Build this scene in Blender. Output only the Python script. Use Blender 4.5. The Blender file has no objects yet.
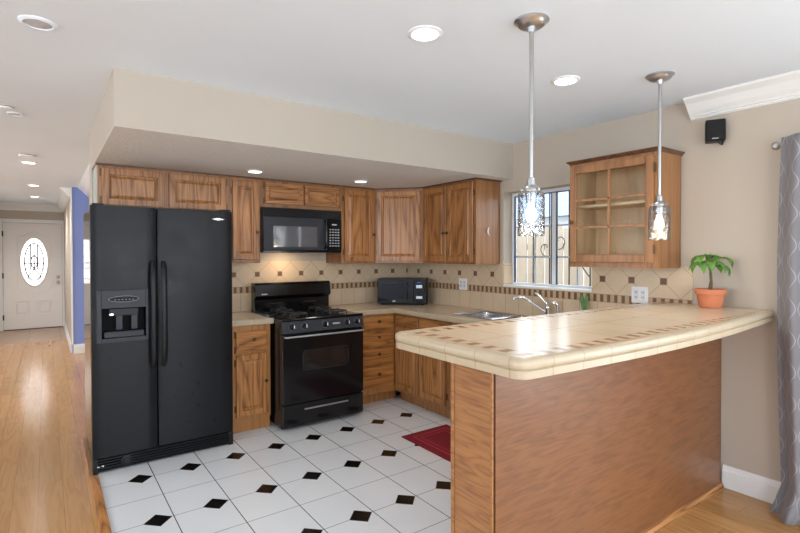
import bpy, bmesh, math, random
from mathutils import Vector, Matrix
random.seed(7)
PI = math.pi
scene = bpy.context.scene

# ------------------------------------------------------------------ camera
CAM = dict(x=-.5611, y=-3.5226, z=1.4419, yaw=.6261, pitch=-.0137, roll=-.0014, f=489.84, v0=261.31)
cam_data = bpy.data.cameras.new('camera'); cam = bpy.data.objects.new('camera', cam_data)
scene.collection.objects.link(cam); scene.camera = cam
cam_data.sensor_width = 36; cam_data.lens = CAM['f'] / 800 * 36
cam_data.shift_y = -(266.5 - CAM['v0']) / 800
cam_data.clip_start = .02; cam_data.clip_end = 200
def _cam():
    yw, pt, rl = CAM['yaw'], CAM['pitch'], CAM['roll']
    f0 = Vector((math.sin(yw), math.cos(yw), 0)); r0 = Vector((math.cos(yw), -math.sin(yw), 0)); z0 = Vector((0, 0, 1))
    f = f0 * math.cos(pt) + z0 * math.sin(pt); up = z0 * math.cos(pt) - f0 * math.sin(pt)
    r = r0 * math.cos(rl) + up * math.sin(rl); u = up * math.cos(rl) - r0 * math.sin(rl)
    m = Matrix.Identity(4)
    for i in range(3):
        m[i][0] = r[i]; m[i][1] = u[i]; m[i][2] = -f[i]
    m[0][3], m[1][3], m[2][3] = CAM['x'], CAM['y'], CAM['z']
    cam.matrix_world = m
_cam()

# ------------------------------------------------------------------ world, light, exposure
world = bpy.data.worlds.new('world'); scene.world = world; world.use_nodes = True
bg = world.node_tree.nodes['Background']; bg.inputs[0].default_value = (.86, .93, 1, 1); bg.inputs[1].default_value = 5.2
scene.view_settings.view_transform = 'Standard'; scene.view_settings.look = 'None'
scene.view_settings.exposure = -.22; scene.view_settings.gamma = 1; scene.view_settings.use_curve_mapping = False
scene.cycles.use_denoising = True
scene.cycles.max_bounces = 10; scene.cycles.diffuse_bounces = 5; scene.cycles.glossy_bounces = 5
scene.cycles.transparent_max_bounces = 16; scene.cycles.transmission_bounces = 8
scene.cycles.sample_clamp_indirect = 6
def area(name, loc, aim, sx, sy, power, col=(1, 1, 1)):
    d = bpy.data.lights.new(name, 'AREA'); d.shape = 'RECTANGLE'; d.size = sx; d.size_y = sy; d.energy = power; d.color = col
    o = bpy.data.objects.new(name, d); scene.collection.objects.link(o); o.location = loc
    o.rotation_euler = (Vector(aim) - Vector(loc)).to_track_quat('-Z', 'Y').to_euler()
    return o
# daylight that comes in through the windows of the living room behind the camera
area('daylight_rear_window', (-2.0, -6.75, 1.45), (-2.0, 0, 1.6), 2.4, 1.7, 64, (.86, .93, 1))
area('daylight_rear_door', (1.2, -6.75, 1.2), (1.2, 0, 1.6), 2.2, 2.1, 64, (.86, .93, 1))
area('daylight_left_window', (-4.35, -2.2, 1.5), (0, -2.0, 1.5), 2.2, 1.4, 64, (.88, .94, 1))
area('hall_fill_lamp', (-4.35, 3.0, 1.5), (0, 3.0, 1.5), 2.2, 1.4, 60, (.88, .94, 1))  # fill lamp added at an invented opening to brighten the hallway
area('daylight_patio_door', (2.82, -4.3, 1.1), (0, -4.3, 1.4), 1.7, 1.8, 36, (.88, .94, 1))
sd = bpy.data.lights.new('sun', 'SUN'); sd.energy = 2.6; sd.angle = .02; sd.color = (1, .97, .92)
so = bpy.data.objects.new('sun', sd); scene.collection.objects.link(so); so.rotation_euler = Vector((.5, .12, -.86)).to_track_quat('-Z', 'Y').to_euler()

# ------------------------------------------------------------------ helpers
WORLD = {}                                   # world position of every root
def tag(o, label=None, cat=None, group=None, kind=None):
    if label: o['label'] = label
    if cat: o['category'] = cat
    if group: o['group'] = group
    if kind: o['kind'] = kind
    return o
def thing(name, loc, label, cat, group=None):
    o = bpy.data.objects.new(name, None); o.empty_display_size = .1
    scene.collection.objects.link(o); o.location = loc; WORLD[o.name] = Vector(loc)
    return tag(o, label, cat, group)
def build(name, bm, mat, parent=None, bevel=0, smooth=False, origin=None, seg=2):
    me = bpy.data.meshes.new(name)
    off = WORLD[parent.name] if parent else Vector(origin or (0, 0, 0))
    bmesh.ops.recalc_face_normals(bm, faces=bm.faces)
    bmesh.ops.translate(bm, verts=bm.verts, vec=-off)
    bm.to_mesh(me); bm.free()
    for m in (mat if isinstance(mat, (list, tuple)) else [mat]): me.materials.append(m)
    o = bpy.data.objects.new(name, me); scene.collection.objects.link(o)
    if parent: o.parent = parent; WORLD[o.name] = off
    else: o.location = off; WORLD[o.name] = off
    if smooth:
        for p in me.polygons: p.use_smooth = True
        me.set_sharp_from_angle(angle=math.radians(38))
    if bevel:
        b = o.modifiers.new('bevel', 'BEVEL'); b.width = bevel; b.segments = seg; b.limit_method = 'ANGLE'; b.angle_limit = math.radians(40)
        b.harden_normals = False
    return o
def struct(name, bm, mat, **k):
    return tag(build(name, bm, mat, **k), kind='structure')
def B(): return bmesh.new()
def box(bm, x0, y0, z0, x1, y1, z1):
    if x0 > x1: x0, x1 = x1, x0
    if y0 > y1: y0, y1 = y1, y0
    if z0 > z1: z0, z1 = z1, z0
    v = [bm.verts.new(p) for p in ((x0,y0,z0),(x1,y0,z0),(x1,y1,z0),(x0,y1,z0),(x0,y0,z1),(x1,y0,z1),(x1,y1,z1),(x0,y1,z1))]
    for f in ((0,3,2,1),(4,5,6,7),(0,1,5,4),(1,2,6,5),(2,3,7,6),(3,0,4,7)): bm.faces.new([v[i] for i in f])
    return bm
def boxes(*rs):
    bm = B()
    for r in rs: box(bm, *r)
    return bm
def loft(bm, rings, cap=True, closed=True):
    vs = [[bm.verts.new(p) for p in r] for r in rings]
    n = len(rings[0])
    for a, b in zip(vs, vs[1:]):
        for i in range(n if closed else n - 1):
            j = (i + 1) % n
            try: bm.faces.new((a[i], a[j], b[j], b[i]))
            except ValueError: pass
    if cap:
        bm.faces.new(list(reversed(vs[0]))); bm.faces.new(vs[-1])
    return bm
def cyl(bm, p0, p1, r0, r1=None, n=20):
    p0, p1 = Vector(p0), Vector(p1); r1 = r0 if r1 is None else r1
    a = (p1 - p0).normalized(); t = a.orthogonal().normalized(); s = a.cross(t)
    ring = lambda p, r: [p + (t * math.cos(2*PI*i/n) + s * math.sin(2*PI*i/n)) * r for i in range(n)]
    return loft(bm, [ring(p0, r0), ring(p1, r1)])
def lathe(bm, c, prof, n=28, axis=(0,0,1), cap=True):
    c = Vector(c); a = Vector(axis).normalized(); t = a.orthogonal().normalized(); s = a.cross(t)
    rings = [[c + a*h + (t*math.cos(2*PI*i/n) + s*math.sin(2*PI*i/n))*max(r, 1e-4) for i in range(n)] for r, h in prof]
    return loft(bm, rings, cap)
def tube(bm, pts, r, n=12, rs=None, flat=1.0):
    pts = [Vector(p) for p in pts]; rings = []; t = None
    for i, p in enumerate(pts):
        d = (pts[min(i+1, len(pts)-1)] - pts[max(i-1, 0)]).normalized()
        if t is None: t = d.orthogonal().normalized()
        t = (t - d * t.dot(d)).normalized(); s = d.cross(t)
        rr = rs[i] if rs else r
        rings.append([p + (t*math.cos(2*PI*k/n) + s*flat*math.sin(2*PI*k/n))*rr for k in range(n)])
    return loft(bm, rings)
def smoothpts(pts, k=6):
    pts = [Vector(p) for p in pts]; out = []
    for i in range(len(pts)-1):
        p0 = pts[max(i-1,0)]; p1 = pts[i]; p2 = pts[i+1]; p3 = pts[min(i+2, len(pts)-1)]
        for j in range(k):
            t = j/k
            out.append(.5*((2*p1)+(-p0+p2)*t+(2*p0-5*p1+4*p2-p3)*t*t+(-p0+3*p1-3*p2+p3)*t**3))
    out.append(pts[-1]); return out
def prism(bm, pts, z0, z1):
    return loft(bm, [[Vector((x, y, z0)) for x, y in pts], [Vector((x, y, z1)) for x, y in pts]])
def ball(bm, c, r, n=16, sx=1, sy=1, sz=1):
    prof = [(r*math.sin(PI*i/8), -r*math.cos(PI*i/8)*sz) for i in range(9)]
    return lathe(bm, c, prof, n)
X, Y, Z = Vector((1,0,0)), Vector((0,1,0)), Vector((0,0,1))
def panel(bm, O, U, N, w, h, prof, V=Z):
    """concentric rectangular rings: prof = [(inset, height along N)]"""
    O = Vector(O); rings = []
    for s, d in prof:
        rings.append([O + U*a + V*b + N*d for a, b in ((s, s), (w-s, s), (w-s, h-s), (s, h-s))])
    return loft(bm, rings)
def rbox(bm, O, U, N, w, h, d, V=Z, e=.004):
    return panel(bm, O, U, N, w, h, [(0, 0), (0, d-e), (e*.3, d-e*.3), (e, d)], V)
def rrect(w, h, r, n=5):
    pts = []
    for cx, cy, a0 in ((w-r, r, -90), (w-r, h-r, 0), (r, h-r, 90), (r, r, 180)):
        for i in range(n+1):
            a = math.radians(a0 + 90*i/n); pts.append((cx + r*math.cos(a), cy + r*math.sin(a)))
    return pts
def plate(bm, O, U, N, w, h, d, r, V=Z, e=.002, n=5):
    O = Vector(O); rings = []
    for s, t in ((0, 0), (0, d-e), (e, d)):
        q = rrect(w-2*s, h-2*s, max(r-s, .0005), n)
        rings.append([O + U*(a+s) + V*(b+s) + N*t for a, b in q])
    return loft(bm, rings)

# ------------------------------------------------------------------ materials
def srgb(r, g, b):
    f = lambda c: ((c/255+.055)/1.055)**2.4 if c/255 > .04045 else c/255/12.92
    return (f(r), f(g), f(b), 1)
class E:
    """small arithmetic on shader sockets"""
    def __init__(s, t, k): s.t, s.k = t, k
    def m(s, op, *o):
        n = s.t.nodes.new('ShaderNodeMath'); n.operation = op
        for i, v in enumerate((s,) + o):
            if isinstance(v, E): s.t.links.new(v.k, n.inputs[i])
            else: n.inputs[i].default_value = v
        return E(s.t, n.outputs[0])
    def __add__(s, o): return s.m('ADD', o)
    def __sub__(s, o): return s.m('SUBTRACT', o)
    def __mul__(s, o): return s.m('MULTIPLY', o)
    def __rsub__(s, o): return s.m('MULTIPLY', -1).m('ADD', o)
    def __rmul__(s, o): return s.m('MULTIPLY', o)
    def __radd__(s, o): return s.m('ADD', o)
    def __truediv__(s, o): return s.m('DIVIDE', o)
    def __lt__(s, o): return s.m('LESS_THAN', o)
    def __gt__(s, o): return s.m('GREATER_THAN', o)
    def abs(s): return s.m('ABSOLUTE')
    def mod(s, o): return s.m('FLOORED_MODULO', o)
    def floor(s): return s.m('FLOOR')
    def max(s, o): return s.m('MAXIMUM', o)
    def min(s, o): return s.m('MINIMUM', o)
    def sin(s): return s.m('SINE')
class Mat:
    def __init__(s, name, col=(.5,.5,.5,1), rough=.5, metal=0, **k):
        s.mat = bpy.data.materials.new(name); s.mat.use_nodes = True; s.t = s.mat.node_tree
        s.b = s.t.nodes['Principled BSDF']; i = s.b.inputs
        i['Base Color'].default_value = col; i['Roughness'].default_value = rough; i['Metallic'].default_value = metal
        for a, v in k.items(): i[a.replace('_', ' ')].default_value = v
    def n(s, kind, **k):
        n = s.t.nodes.new('ShaderNode' + kind)
        for a, v in k.items(): setattr(n, a, v)
        return n
    def link(s, a, b): s.t.links.new(a.k if isinstance(a, E) else a, b)
    def coord(s, which='Object', scale=(1,1,1), loc=(0,0,0), rnd=0):
        tc = s.n('TexCoord'); mp = s.n('Mapping'); mp.inputs['Scale'].default_value = scale; mp.inputs['Location'].default_value = loc
        s.link(tc.outputs[which], mp.inputs[0])
        if rnd:
            oi = s.n('ObjectInfo'); c = s.n('CombineXYZ'); e = E(s.t, oi.outputs['Random']) * rnd
            for i in range(3): s.link(e, c.inputs[i])
            s.link(c.outputs[0], mp.inputs['Location'])
        return mp.outputs[0]
    def xyz(s, which='Object'):
        tc = s.n('TexCoord'); sp = s.n('SeparateXYZ'); s.link(tc.outputs[which], sp.inputs[0])
        return [E(s.t, sp.outputs[i]) for i in range(3)]
    def world(s):
        g = s.n('NewGeometry'); sp = s.n('SeparateXYZ'); s.link(g.outputs['Position'], sp.inputs[0])
        return [E(s.t, sp.outputs[i]) for i in range(3)]
    def noise(s, vec, scale, detail=4, rough=.5, dist=0):
        n = s.n('TexNoise'); n.inputs['Scale'].default_value = scale; n.inputs['Detail'].default_value = detail
        n.inputs['Roughness'].default_value = rough; n.inputs['Distortion'].default_value = dist
        if vec is not None: s.link(vec, n.inputs['Vector'])
        return E(s.t, n.outputs['Fac'])
    def ramp(s, fac, *stops):
        r = s.n('ValToRGB'); el = r.color_ramp.elements
        while len(el) < len(stops): el.new(.5)
        for e, (p, c) in zip(el, stops): e.position = p; e.color = c if len(c) == 4 else (*c, 1)
        s.link(fac, r.inputs[0]); return r.outputs[0]
    def mix(s, fac, a, b, mode='MIX'):
        m = s.n('Mix', data_type='RGBA', blend_type=mode)
        for v, i in ((fac, 0), (a, 6), (b, 7)):
            if isinstance(v, (E, bpy.types.NodeSocket)): s.link(v, m.inputs[i])
            else: m.inputs[i].default_value = v
        return m.outputs[2]
    def color(s, c): s.link(c, s.b.inputs['Base Color'])
    def bump(s, h, strength=.2, dist=.01):
        b = s.n('Bump'); b.inputs['Strength'].default_value = strength; b.inputs['Distance'].default_value = dist
        s.link(h, b.inputs['Height']); s.link(b.outputs[0], s.b.inputs['Normal'])

def paint(name, col, bump=.08, scale=60, rough=.75, dist=.004):
    m = Mat(name, col, rough); v = m.coord('Object')
    n = m.noise(v, scale, 4); m.bump(n, bump, dist)
    n2 = m.noise(v, 1.3, 2); c = m.mix(n2, tuple(x*.96 for x in col[:3]) + (1,), tuple(min(1, x*1.04) for x in col[:3]) + (1,))
    m.color(c); return m.mat
def wood(name, light, mid, dark, axis='z', bands=13, across=5.5, along=.5, rough=.42, coat=.25, var=.14, fine=.35, rnd=31):
    m = Mat(name, mid, rough); m.b.inputs['Coat Weight'].default_value = coat; m.b.inputs['Coat Roughness'].default_value = .22
    sc = [across]*3; sc['xyz'.index(axis)] = along
    v = m.coord('Object', tuple(sc), rnd=rnd)
    n = m.noise(v, 1, 2, .4, .3)
    rings = ((n * bands).mod(1.0) - .5).abs() * 2
    sc2 = [170]*3; sc2['xyz'.index(axis)] = 5
    v2 = m.coord('Object', tuple(sc2), rnd=rnd)
    f = m.noise(v2, 1, 3, .6)
    c = m.ramp(rings, (0, dark), (.3, mid), (1, light))
    pores = m.ramp(f, (.38, dark), (.58, light))
    c = m.mix(fine, c, pores)
    oi = m.n('ObjectInfo'); hsv = m.n('HueSaturation'); m.link(c, hsv.inputs['Color'])
    m.link(E(m.t, oi.outputs['Random']) * var + (1 - var/2), hsv.inputs['Value']); m.color(hsv.outputs[0])
    m.bump(f, .12, .001)
    return m.mat
OL, OM, OD = srgb(182,126,74), srgb(154,101,54), srgb(90,56,28)
oak_z = wood('oak_vertical_grain', OL, OM, OD, 'z'); oak_x = wood('oak_horizontal_grain', OL, OM, OD, 'x'); oak_y = wood('oak_side_grain', OL, OM, OD, 'y')
HL, HM, HD = srgb(198,136,74), srgb(170,108,52), srgb(100,60,28)
oak_plain = wood('oak_straight_grain', srgb(160,112,68), srgb(146,98,57), srgb(116,74,40), 'z', bands=5, across=8, along=.3, fine=.35)
hon_plain = wood('honey_oak_straight', srgb(186,130,72), srgb(170,114,60), srgb(140,88,44), 'z', bands=5, across=8, along=.3, fine=.35)
hon_z = wood('honey_oak_vertical', HL, HM, HD, 'z'); hon_x = wood('honey_oak_horizontal', HL, HM, HD, 'x'); hon_y = wood('honey_oak_side', HL, HM, HD, 'y')
ply = wood('bar_panel_veneer', srgb(130,84,50), srgb(118,75,43), srgb(102,63,35), 'x', bands=4, across=18, along=3.5, var=0, fine=.5, coat=.35)
plyz = wood('bar_end_oak', srgb(166,114,62), srgb(150,99,50), srgb(122,74,36), 'y', bands=6, across=16, along=2.5, var=0, fine=.4)
dark_wood = wood('dark_cabinet_moulding', srgb(110,70,44), srgb(86,52,32), srgb(56,32,20), 'x', var=0)
cab_in = wood('cabinet_interior', srgb(214,186,150), srgb(206,176,140), srgb(186,154,118), 'z', bands=3, var=0, fine=.25)
cab_side = Mat('pale_laminate_side', srgb(176,182,176), .45).mat

wall_m = paint('beige_wall_paint', srgb(188,176,161))
soffit_m = paint('soffit_paint', srgb(182,172,158))
soff_un = paint('textured_soffit_ceiling', srgb(222,218,212), .9, 38, .8, .012)
ceil_m = paint('ceiling_paint', srgb(228,238,247), .06, 40)
white_w = paint('neutral_bounce_wall', srgb(218,220,224))  # for walls mostly out of view, made neutral to cut warm bounce light
blue_m = paint('blue_wall_paint', srgb(128,146,204))
trim_m = Mat('white_trim_paint', srgb(232,232,230), .35).mat
door_m = Mat('entry_door_paint', srgb(236,231,226), .4).mat
white_pl = Mat('white_plastic', srgb(236,236,238), .35).mat
black = Mat('black_gloss_enamel', (.005,.005,.006,1), .12, Specular_IOR_Level=.4).mat
black_m = Mat('black_matte_plastic', (.008,.008,.009,1), .4, Specular_IOR_Level=.28).mat
black_r = Mat('black_cast_iron', (.012,.012,.012,1), .55).mat
dgrey = Mat('dark_grey_plastic', (.028,.030,.037,1), .4, Specular_IOR_Level=.25).mat
def _fridge():
    m = Mat('black_textured_enamel', (.008,.0085,.010,1), .3); v = m.coord('Object')
    n = m.noise(v, 260, 3, .6); m.bump(n, .35, .0012); m.link(m.noise(v, 9, 5, .65) * .3 + .17, m.b.inputs['Roughness']); m.b.inputs['Specular IOR Level'].default_value = .2; return m.mat
fridge_m = _fridge()
fside = Mat('black_smooth_side', (.012,.012,.013,1), .1).mat
steel = Mat('stainless_steel', (.62,.62,.63,1), .22, 1).mat
chrome = Mat('chrome', (.82,.82,.84,1), .08, 1).mat
nickel = Mat('brushed_nickel', (.46,.455,.445,1), .3, 1).mat
canopy_m = Mat('satin_nickel_canopy', (.62,.64,.67,1), .28, 1).mat
brass = Mat('antique_brass', (.11,.075,.04,1), .35, .9).mat
silver = Mat('silver_badge', (.75,.76,.78,1), .25, .8).mat
greyp = Mat('grey_key_print', srgb(170,174,180), .5).mat
oven_glass = Mat('dark_oven_glass', (.012,.011,.011,1), .05, Coat_Weight=.6).mat
mw_glass = Mat('microwave_window', (.09,.09,.095,1), .1, Coat_Weight=.7).mat
terracotta = Mat('terracotta', srgb(196,118,82), .8).mat
soil = Mat('potting_soil', srgb(58,42,32), .95).mat
bark = Mat('plant_bark', srgb(104,86,60), .8).mat
def _leaf(nm, a, b):
    m = Mat(nm, a, .4); n = m.noise(m.coord('Object'), 30, 2); m.color(m.mix(n, a, b)); m.b.inputs['Subsurface Weight'].default_value = 0
    return m.mat
leaf = _leaf('money_tree_leaf', srgb(56,102,38), srgb(108,156,58)); leaf2 = _leaf('succulent_leaf', srgb(70,120,70), srgb(120,160,104))
leaf3 = _leaf('garden_leaf', srgb(52,72,44), srgb(96,118,70))
iron = Mat('black_wrought_iron', (.02,.02,.025,1), .5).mat
vinyl = Mat('white_vinyl_frame', srgb(230,236,242), .35).mat
dark_gap = Mat('dark_gasket', srgb(60,76,96), .5).mat
def glassy(name, mixv=.08, rough=.02, tint=(1,1,1,1), bump=0, scale=60, blend=.08):
    m = Mat(name); t = m.t; out = t.nodes['Material Output']; t.nodes.remove(m.b)
    tr = m.n('BsdfTransparent'); tr.inputs[0].default_value = tint
    gl = m.n('BsdfGlossy'); gl.inputs['Roughness'].default_value = rough
    mx = m.n('MixShader'); fr = m.n('LayerWeight'); fr.inputs['Blend'].default_value = blend
    f = E(t, fr.outputs['Fresnel']) * (1 - mixv) + mixv
    if bump:
        n = m.n('TexVoronoi'); n.inputs['Scale'].default_value = scale; n.feature = 'SMOOTH_F1'
        m.link(m.coord('Object'), n.inputs['Vector'])
        b = m.n('Bump'); b.inputs['Strength'].default_value = bump; b.inputs['Distance'].default_value = .01
        m.link(n.outputs['Distance'], b.inputs['Height'])
        m.link(b.outputs[0], gl.inputs['Normal']); m.link(b.outputs[0], fr.inputs['Normal'])
    m.link(f.min(.85), mx.inputs[0]); t.links.new(tr.outputs[0], mx.inputs[1]); t.links.new(gl.outputs[0], mx.inputs[2])
    t.links.new(mx.outputs[0], out.inputs['Surface']); return m.mat
pane_m = glassy('clear_window_glass', .03)
cab_pane = glassy('clear_cabinet_glass', .0, blend=.05, tint=(.97,.98,.97,1))
shade_m = glassy('hammered_clear_glass', .04, .06, (.90,.92,.94,1), .9, 75, .2)
def emis(name, col, s):
    m = Mat(name, col, .5); m.b.inputs['Emission Color'].default_value = col; m.b.inputs['Emission Strength'].default_value = s; return m.mat
lamp_m = emis('downlight_lens', (1, .96, .9, 1), 9)
lamp_off = Mat('unlit_downlight_lens', srgb(190,190,194), .4).mat
bulb_m = emis('warm_bulb', (1, .80, .55, 1), 5)
display_m = emis('pale_display', srgb(190,205,215), .35)

def lines(m, e, period, w, off=0):
    """1 on thin joint lines at multiples of period"""
    q = (e - (off - w/2)).mod(period)
    return q < w
def tile_col(m, a, b, scale=7):
    v = m.coord('Object'); n = m.noise(v, scale, 5, .6); n2 = m.noise(v, 60, 2)
    return m.mix(n * .75 + n2 * .25, a, b)
TA, TB = srgb(196,172,140), srgb(222,202,174); GR = srgb(158,140,116)
BRA, BRB = srgb(92,62,44), srgb(132,94,66)
def splash(name, axis, phase, rphase):
    m = Mat(name, TA, .35); P = m.world(); u = P[0] if axis == 'x' else P[1]; z = P[2]
    base = tile_col(m, TA, TB)
    p = .2245
    # lower course
    low = lines(m, u, .153, .004, rphase).max(lines(m, z, 10, .004, 1.084))
    # diagonal field
    du = (u - phase); dz = z - 1.257
    d1 = (du + dz + .0022).mod(p) < .0044; d2 = (du - dz + .0022).mod(p) < .0044
    up = z > 1.142
    diag = d1.max(d2) * up
    joint = (low * (z < 1.142)).max(diag).max(((z - 1.1422).abs()) < .0022)
    cu = ((du + p/2).mod(p) - p/2).abs(); sq = (cu.max(dz.abs())) < .021
    sqj = (cu.max(dz.abs())) < .0245
    band = (z > 1.086) * (z < 1.140)
    bu = (u - phase).mod(.0565); br = (bu < .027) * band; bj = ((bu < .003).max((bu - .0285).abs() < .0018)) * band
    brown = m.mix(m.noise(m.coord('Object'), 24, 2, .5), BRA, BRB)
    tan = m.mix(m.noise(m.coord('Object'), 19, 2, .5), srgb(170,142,110), srgb(206,180,146))
    c = m.mix(joint, base, GR); c = m.mix(band, c, tan); c = m.mix(br, c, brown); c = m.mix(bj, c, GR)
    c = m.mix(sqj, c, GR); c = m.mix(sq, c, brown)
    m.color(c); m.bump(joint.max(bj) * -1, .3, .002); return m.mat
splash_b = splash('backsplash_tile_back', 'x', 1.068, 1.06); splash_r = splash('backsplash_tile_side', 'y', -.084, -.471)

def floor_tile():
    m = Mat('white_octagon_floor_tile', srgb(226,228,230), .16); x, y, z = m.world(); a = .305
    g = lines(m, x, a, .005).max(lines(m, y, a, .0035))
    dx = ((x + .08 + a/2).mod(a) - a/2).abs(); dy = ((y + a).mod(2*a) - a).abs()
    d = dx + dy; dia = d < .070; dj = d < .0745
    v = m.coord('Object'); n = m.noise(v, 3, 3)
    base = m.mix(n, srgb(216,219,222), srgb(228,230,232))
    c = m.mix(g, base, srgb(70,68,66)); c = m.mix(dj, c, srgb(120,118,114))
    blk = m.mix((m.noise(v, 40, 5, .7)).m('POWER', 3.0), srgb(8,8,8), srgb(46,32,28))
    c = m.mix(dia, c, blk); m.color(c)
    m.bump(g * -1, .3, .002); m.bump
    m.link(m.noise(v, 25, 2) * .12 + .13, m.b.inputs['Roughness'])
    return m.mat
def wood_floor():
    m = Mat('oak_laminate_floor', srgb(190,140,88), .3)
    x, y, z = m.world()
    w = .122; row = (x / w).floor(); rowr = (row * 12.9898).sin() * 43758.5
    off = rowr.mod(1.0); L = .92
    yy = y / L + off; cell = yy.floor()
    rnd = ((row * 7.13 + cell * 3.77).sin() * 9137.7).mod(1.0)
    jx = lines(m, x, w, .0016); jy = (yy.mod(1.0)) < .0018
    cb = m.n('CombineXYZ'); m.link(x * 9 + rnd * 17, cb.inputs[0]); m.link(y * .8 + rnd * 9, cb.inputs[1])
    n = m.noise(cb.outputs[0], 1, 3, .5, .4); rings = ((n * 9).mod(1.0) - .5).abs() * 2
    cb2 = m.n('CombineXYZ'); m.link(x * 150, cb2.inputs[0]); m.link(y * 5, cb2.inputs[1]); f = m.noise(cb2.outputs[0], 1, 3, .6)
    c = m.ramp(rings, (0, srgb(176,128,76)), (.35, srgb(186,138,84)), (1, srgb(194,148,94)))
    c = m.mix(f * .4, c, srgb(170,120,70))
    hs = m.n('HueSaturation'); m.link(c, hs.inputs['Color']); m.link(rnd * .22 + .9, hs.inputs['Value'])
    c = m.mix(jx.max(jy), hs.outputs[0], srgb(120,78,44)); m.color(c); m.link(f * .08 + .13, m.b.inputs['Roughness'])
    return m.mat
def entry_tile():
    m = Mat('entry_floor_tile', srgb(150,128,112), .4); x, y, z = m.world()
    g = lines(m, x, .46, .008, .1).max(lines(m, y, .46, .008, .2)); v = m.coord('Object')
    m.color(m.mix(g, m.mix(m.noise(v, 6, 4), srgb(150,126,108), srgb(186,162,142)), srgb(120,104,92))); return m.mat

TOPC = [srgb(202,180,152), srgb(215,197,172)]
def counter_top(name, border=None, grid=.153, ox=0, oy=0):
    m = Mat(name, TOPC[0], .2); x, y, z = m.world(); base = m.mix(m.noise(m.coord('Object'), 8, 4, .6), *TOPC)
    g = lines(m, x, grid, .004, ox).max(lines(m, y, grid, .004, oy)); c = m.mix(g, base, srgb(156,132,104))
    if border:
        x0, yf, yb = border                      # left, front and back border lines
        e = .055; wd = .055
        bx = (x - (x0+e)); by = (y - (yf+e)); bk = ((yb - e) - y)
        inL = (bx > 0) * (bx < wd); inF = (by > 0) * (by < wd); inB = (bk > 0) * (bk < wd)
        okL = (by > 0) * (bk > 0); okF = bx > 0
        band = (inL * okL).max((inF.max(inB)) * okF)
        pL = ((y - yf).mod(.078) < .036) * inL * okL
        pF = ((x - x0).mod(.078) < .036) * inF.max(inB) * okF * (bx > wd)
        brown = m.mix(m.noise(m.coord('Object'), 22, 2), srgb(140,100,70), srgb(176,138,104))
        c = m.mix(band, c, base); c = m.mix(pL.max(pF), c, brown)
        ed = ((bx.abs() < .0018) * okL).max(((bx - wd).abs() < .0018) * okL).max((by.abs().min((by - wd).abs()).min(bk.abs()).min((bk - wd).abs()) < .0018) * okF)
        c = m.mix(ed, c, srgb(172,150,122))
    m.color(c); m.link(m.noise(m.coord('Object'), 60, 2) * .04 + .2, m.b.inputs['Roughness']); return m.mat
def edge_tile(name, period=.152, ox=.905, oy=-2.484):
    m = Mat(name, TOPC[0], .3); x, y, z = m.world(); gn = m.n('NewGeometry'); sp = m.n('SeparateXYZ'); m.link(gn.outputs['Normal'], sp.inputs[0])
    nx, ny = E(m.t, sp.outputs[0]).abs(), E(m.t, sp.outputs[1]).abs()
    fr = ny > nx
    j = (lines(m, x, period, .004, ox) * fr).max(lines(m, y, period, .004, oy) * (fr * -1 + 1))
    v = m.coord('Object'); c = m.mix(m.noise(v, 9, 5, .65), srgb(172,155,128), srgb(194,178,152))
    m.color(m.mix(j, c, srgb(160,138,108))); return m.mat

# ------------------------------------------------------------------ dimensions
WX, WY, CZ = 2.839, 1.054, 2.43          # right wall, back wall, ceiling
SY, SZ, SX = -.548, 2.12, -.262          # soffit front, underside, left end
# ------------------------------------------------------------------ room shell
struct('floor', boxes((-4.5, -4.6, -.05, -.345, 6.6, 0), (-.345, -4.6, -.05, 3.0, -2.06, 0), (-.345, 1.054, -.05, 3.4, 6.6, 0), (-.345, .2, -.05, -.310, 1.054, 0)), wood_floor())
struct('floor_living', boxes((-4.5, -7, -.05, 3.0, -4.6, .004)), paint('neutral_bounce_floor', srgb(196,200,206), .5, 300, .95))  # unseen floor, made pale grey to cut warm bounce onto the ceiling
struct('floor_kitchen', boxes((-.345, -2.06, -.05, WX+.15, .2, 0), (-.310, .2, -.05, WX+.15, 1.054, 0)), floor_tile())
struct('floor_entry', boxes((-1.5, 6.6, -.05, .2, 8.6, 0)), entry_tile())
struct('trim_1', boxes((-.347, -2.06, 0, -.298, .20, .011), (-.347, .20, 0, -.334, 1.05, .008)), hon_y, bevel=.003)          # oak threshold strip
struct('ceiling', boxes((-4.5, -7, CZ, 3.4, 8.6, CZ+.05)), ceil_m)
struct('wall_back', boxes((SX, WY, 0, WX+.15, 1.25, CZ)), wall_m)
bm = boxes((SX, SY, SZ, WX, WY, CZ))
o = struct('ceiling_soffit', bm, [soffit_m, soff_un])
for p in o.data.polygons:
    if p.normal.z < -.5: p.material_index = 1
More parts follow.
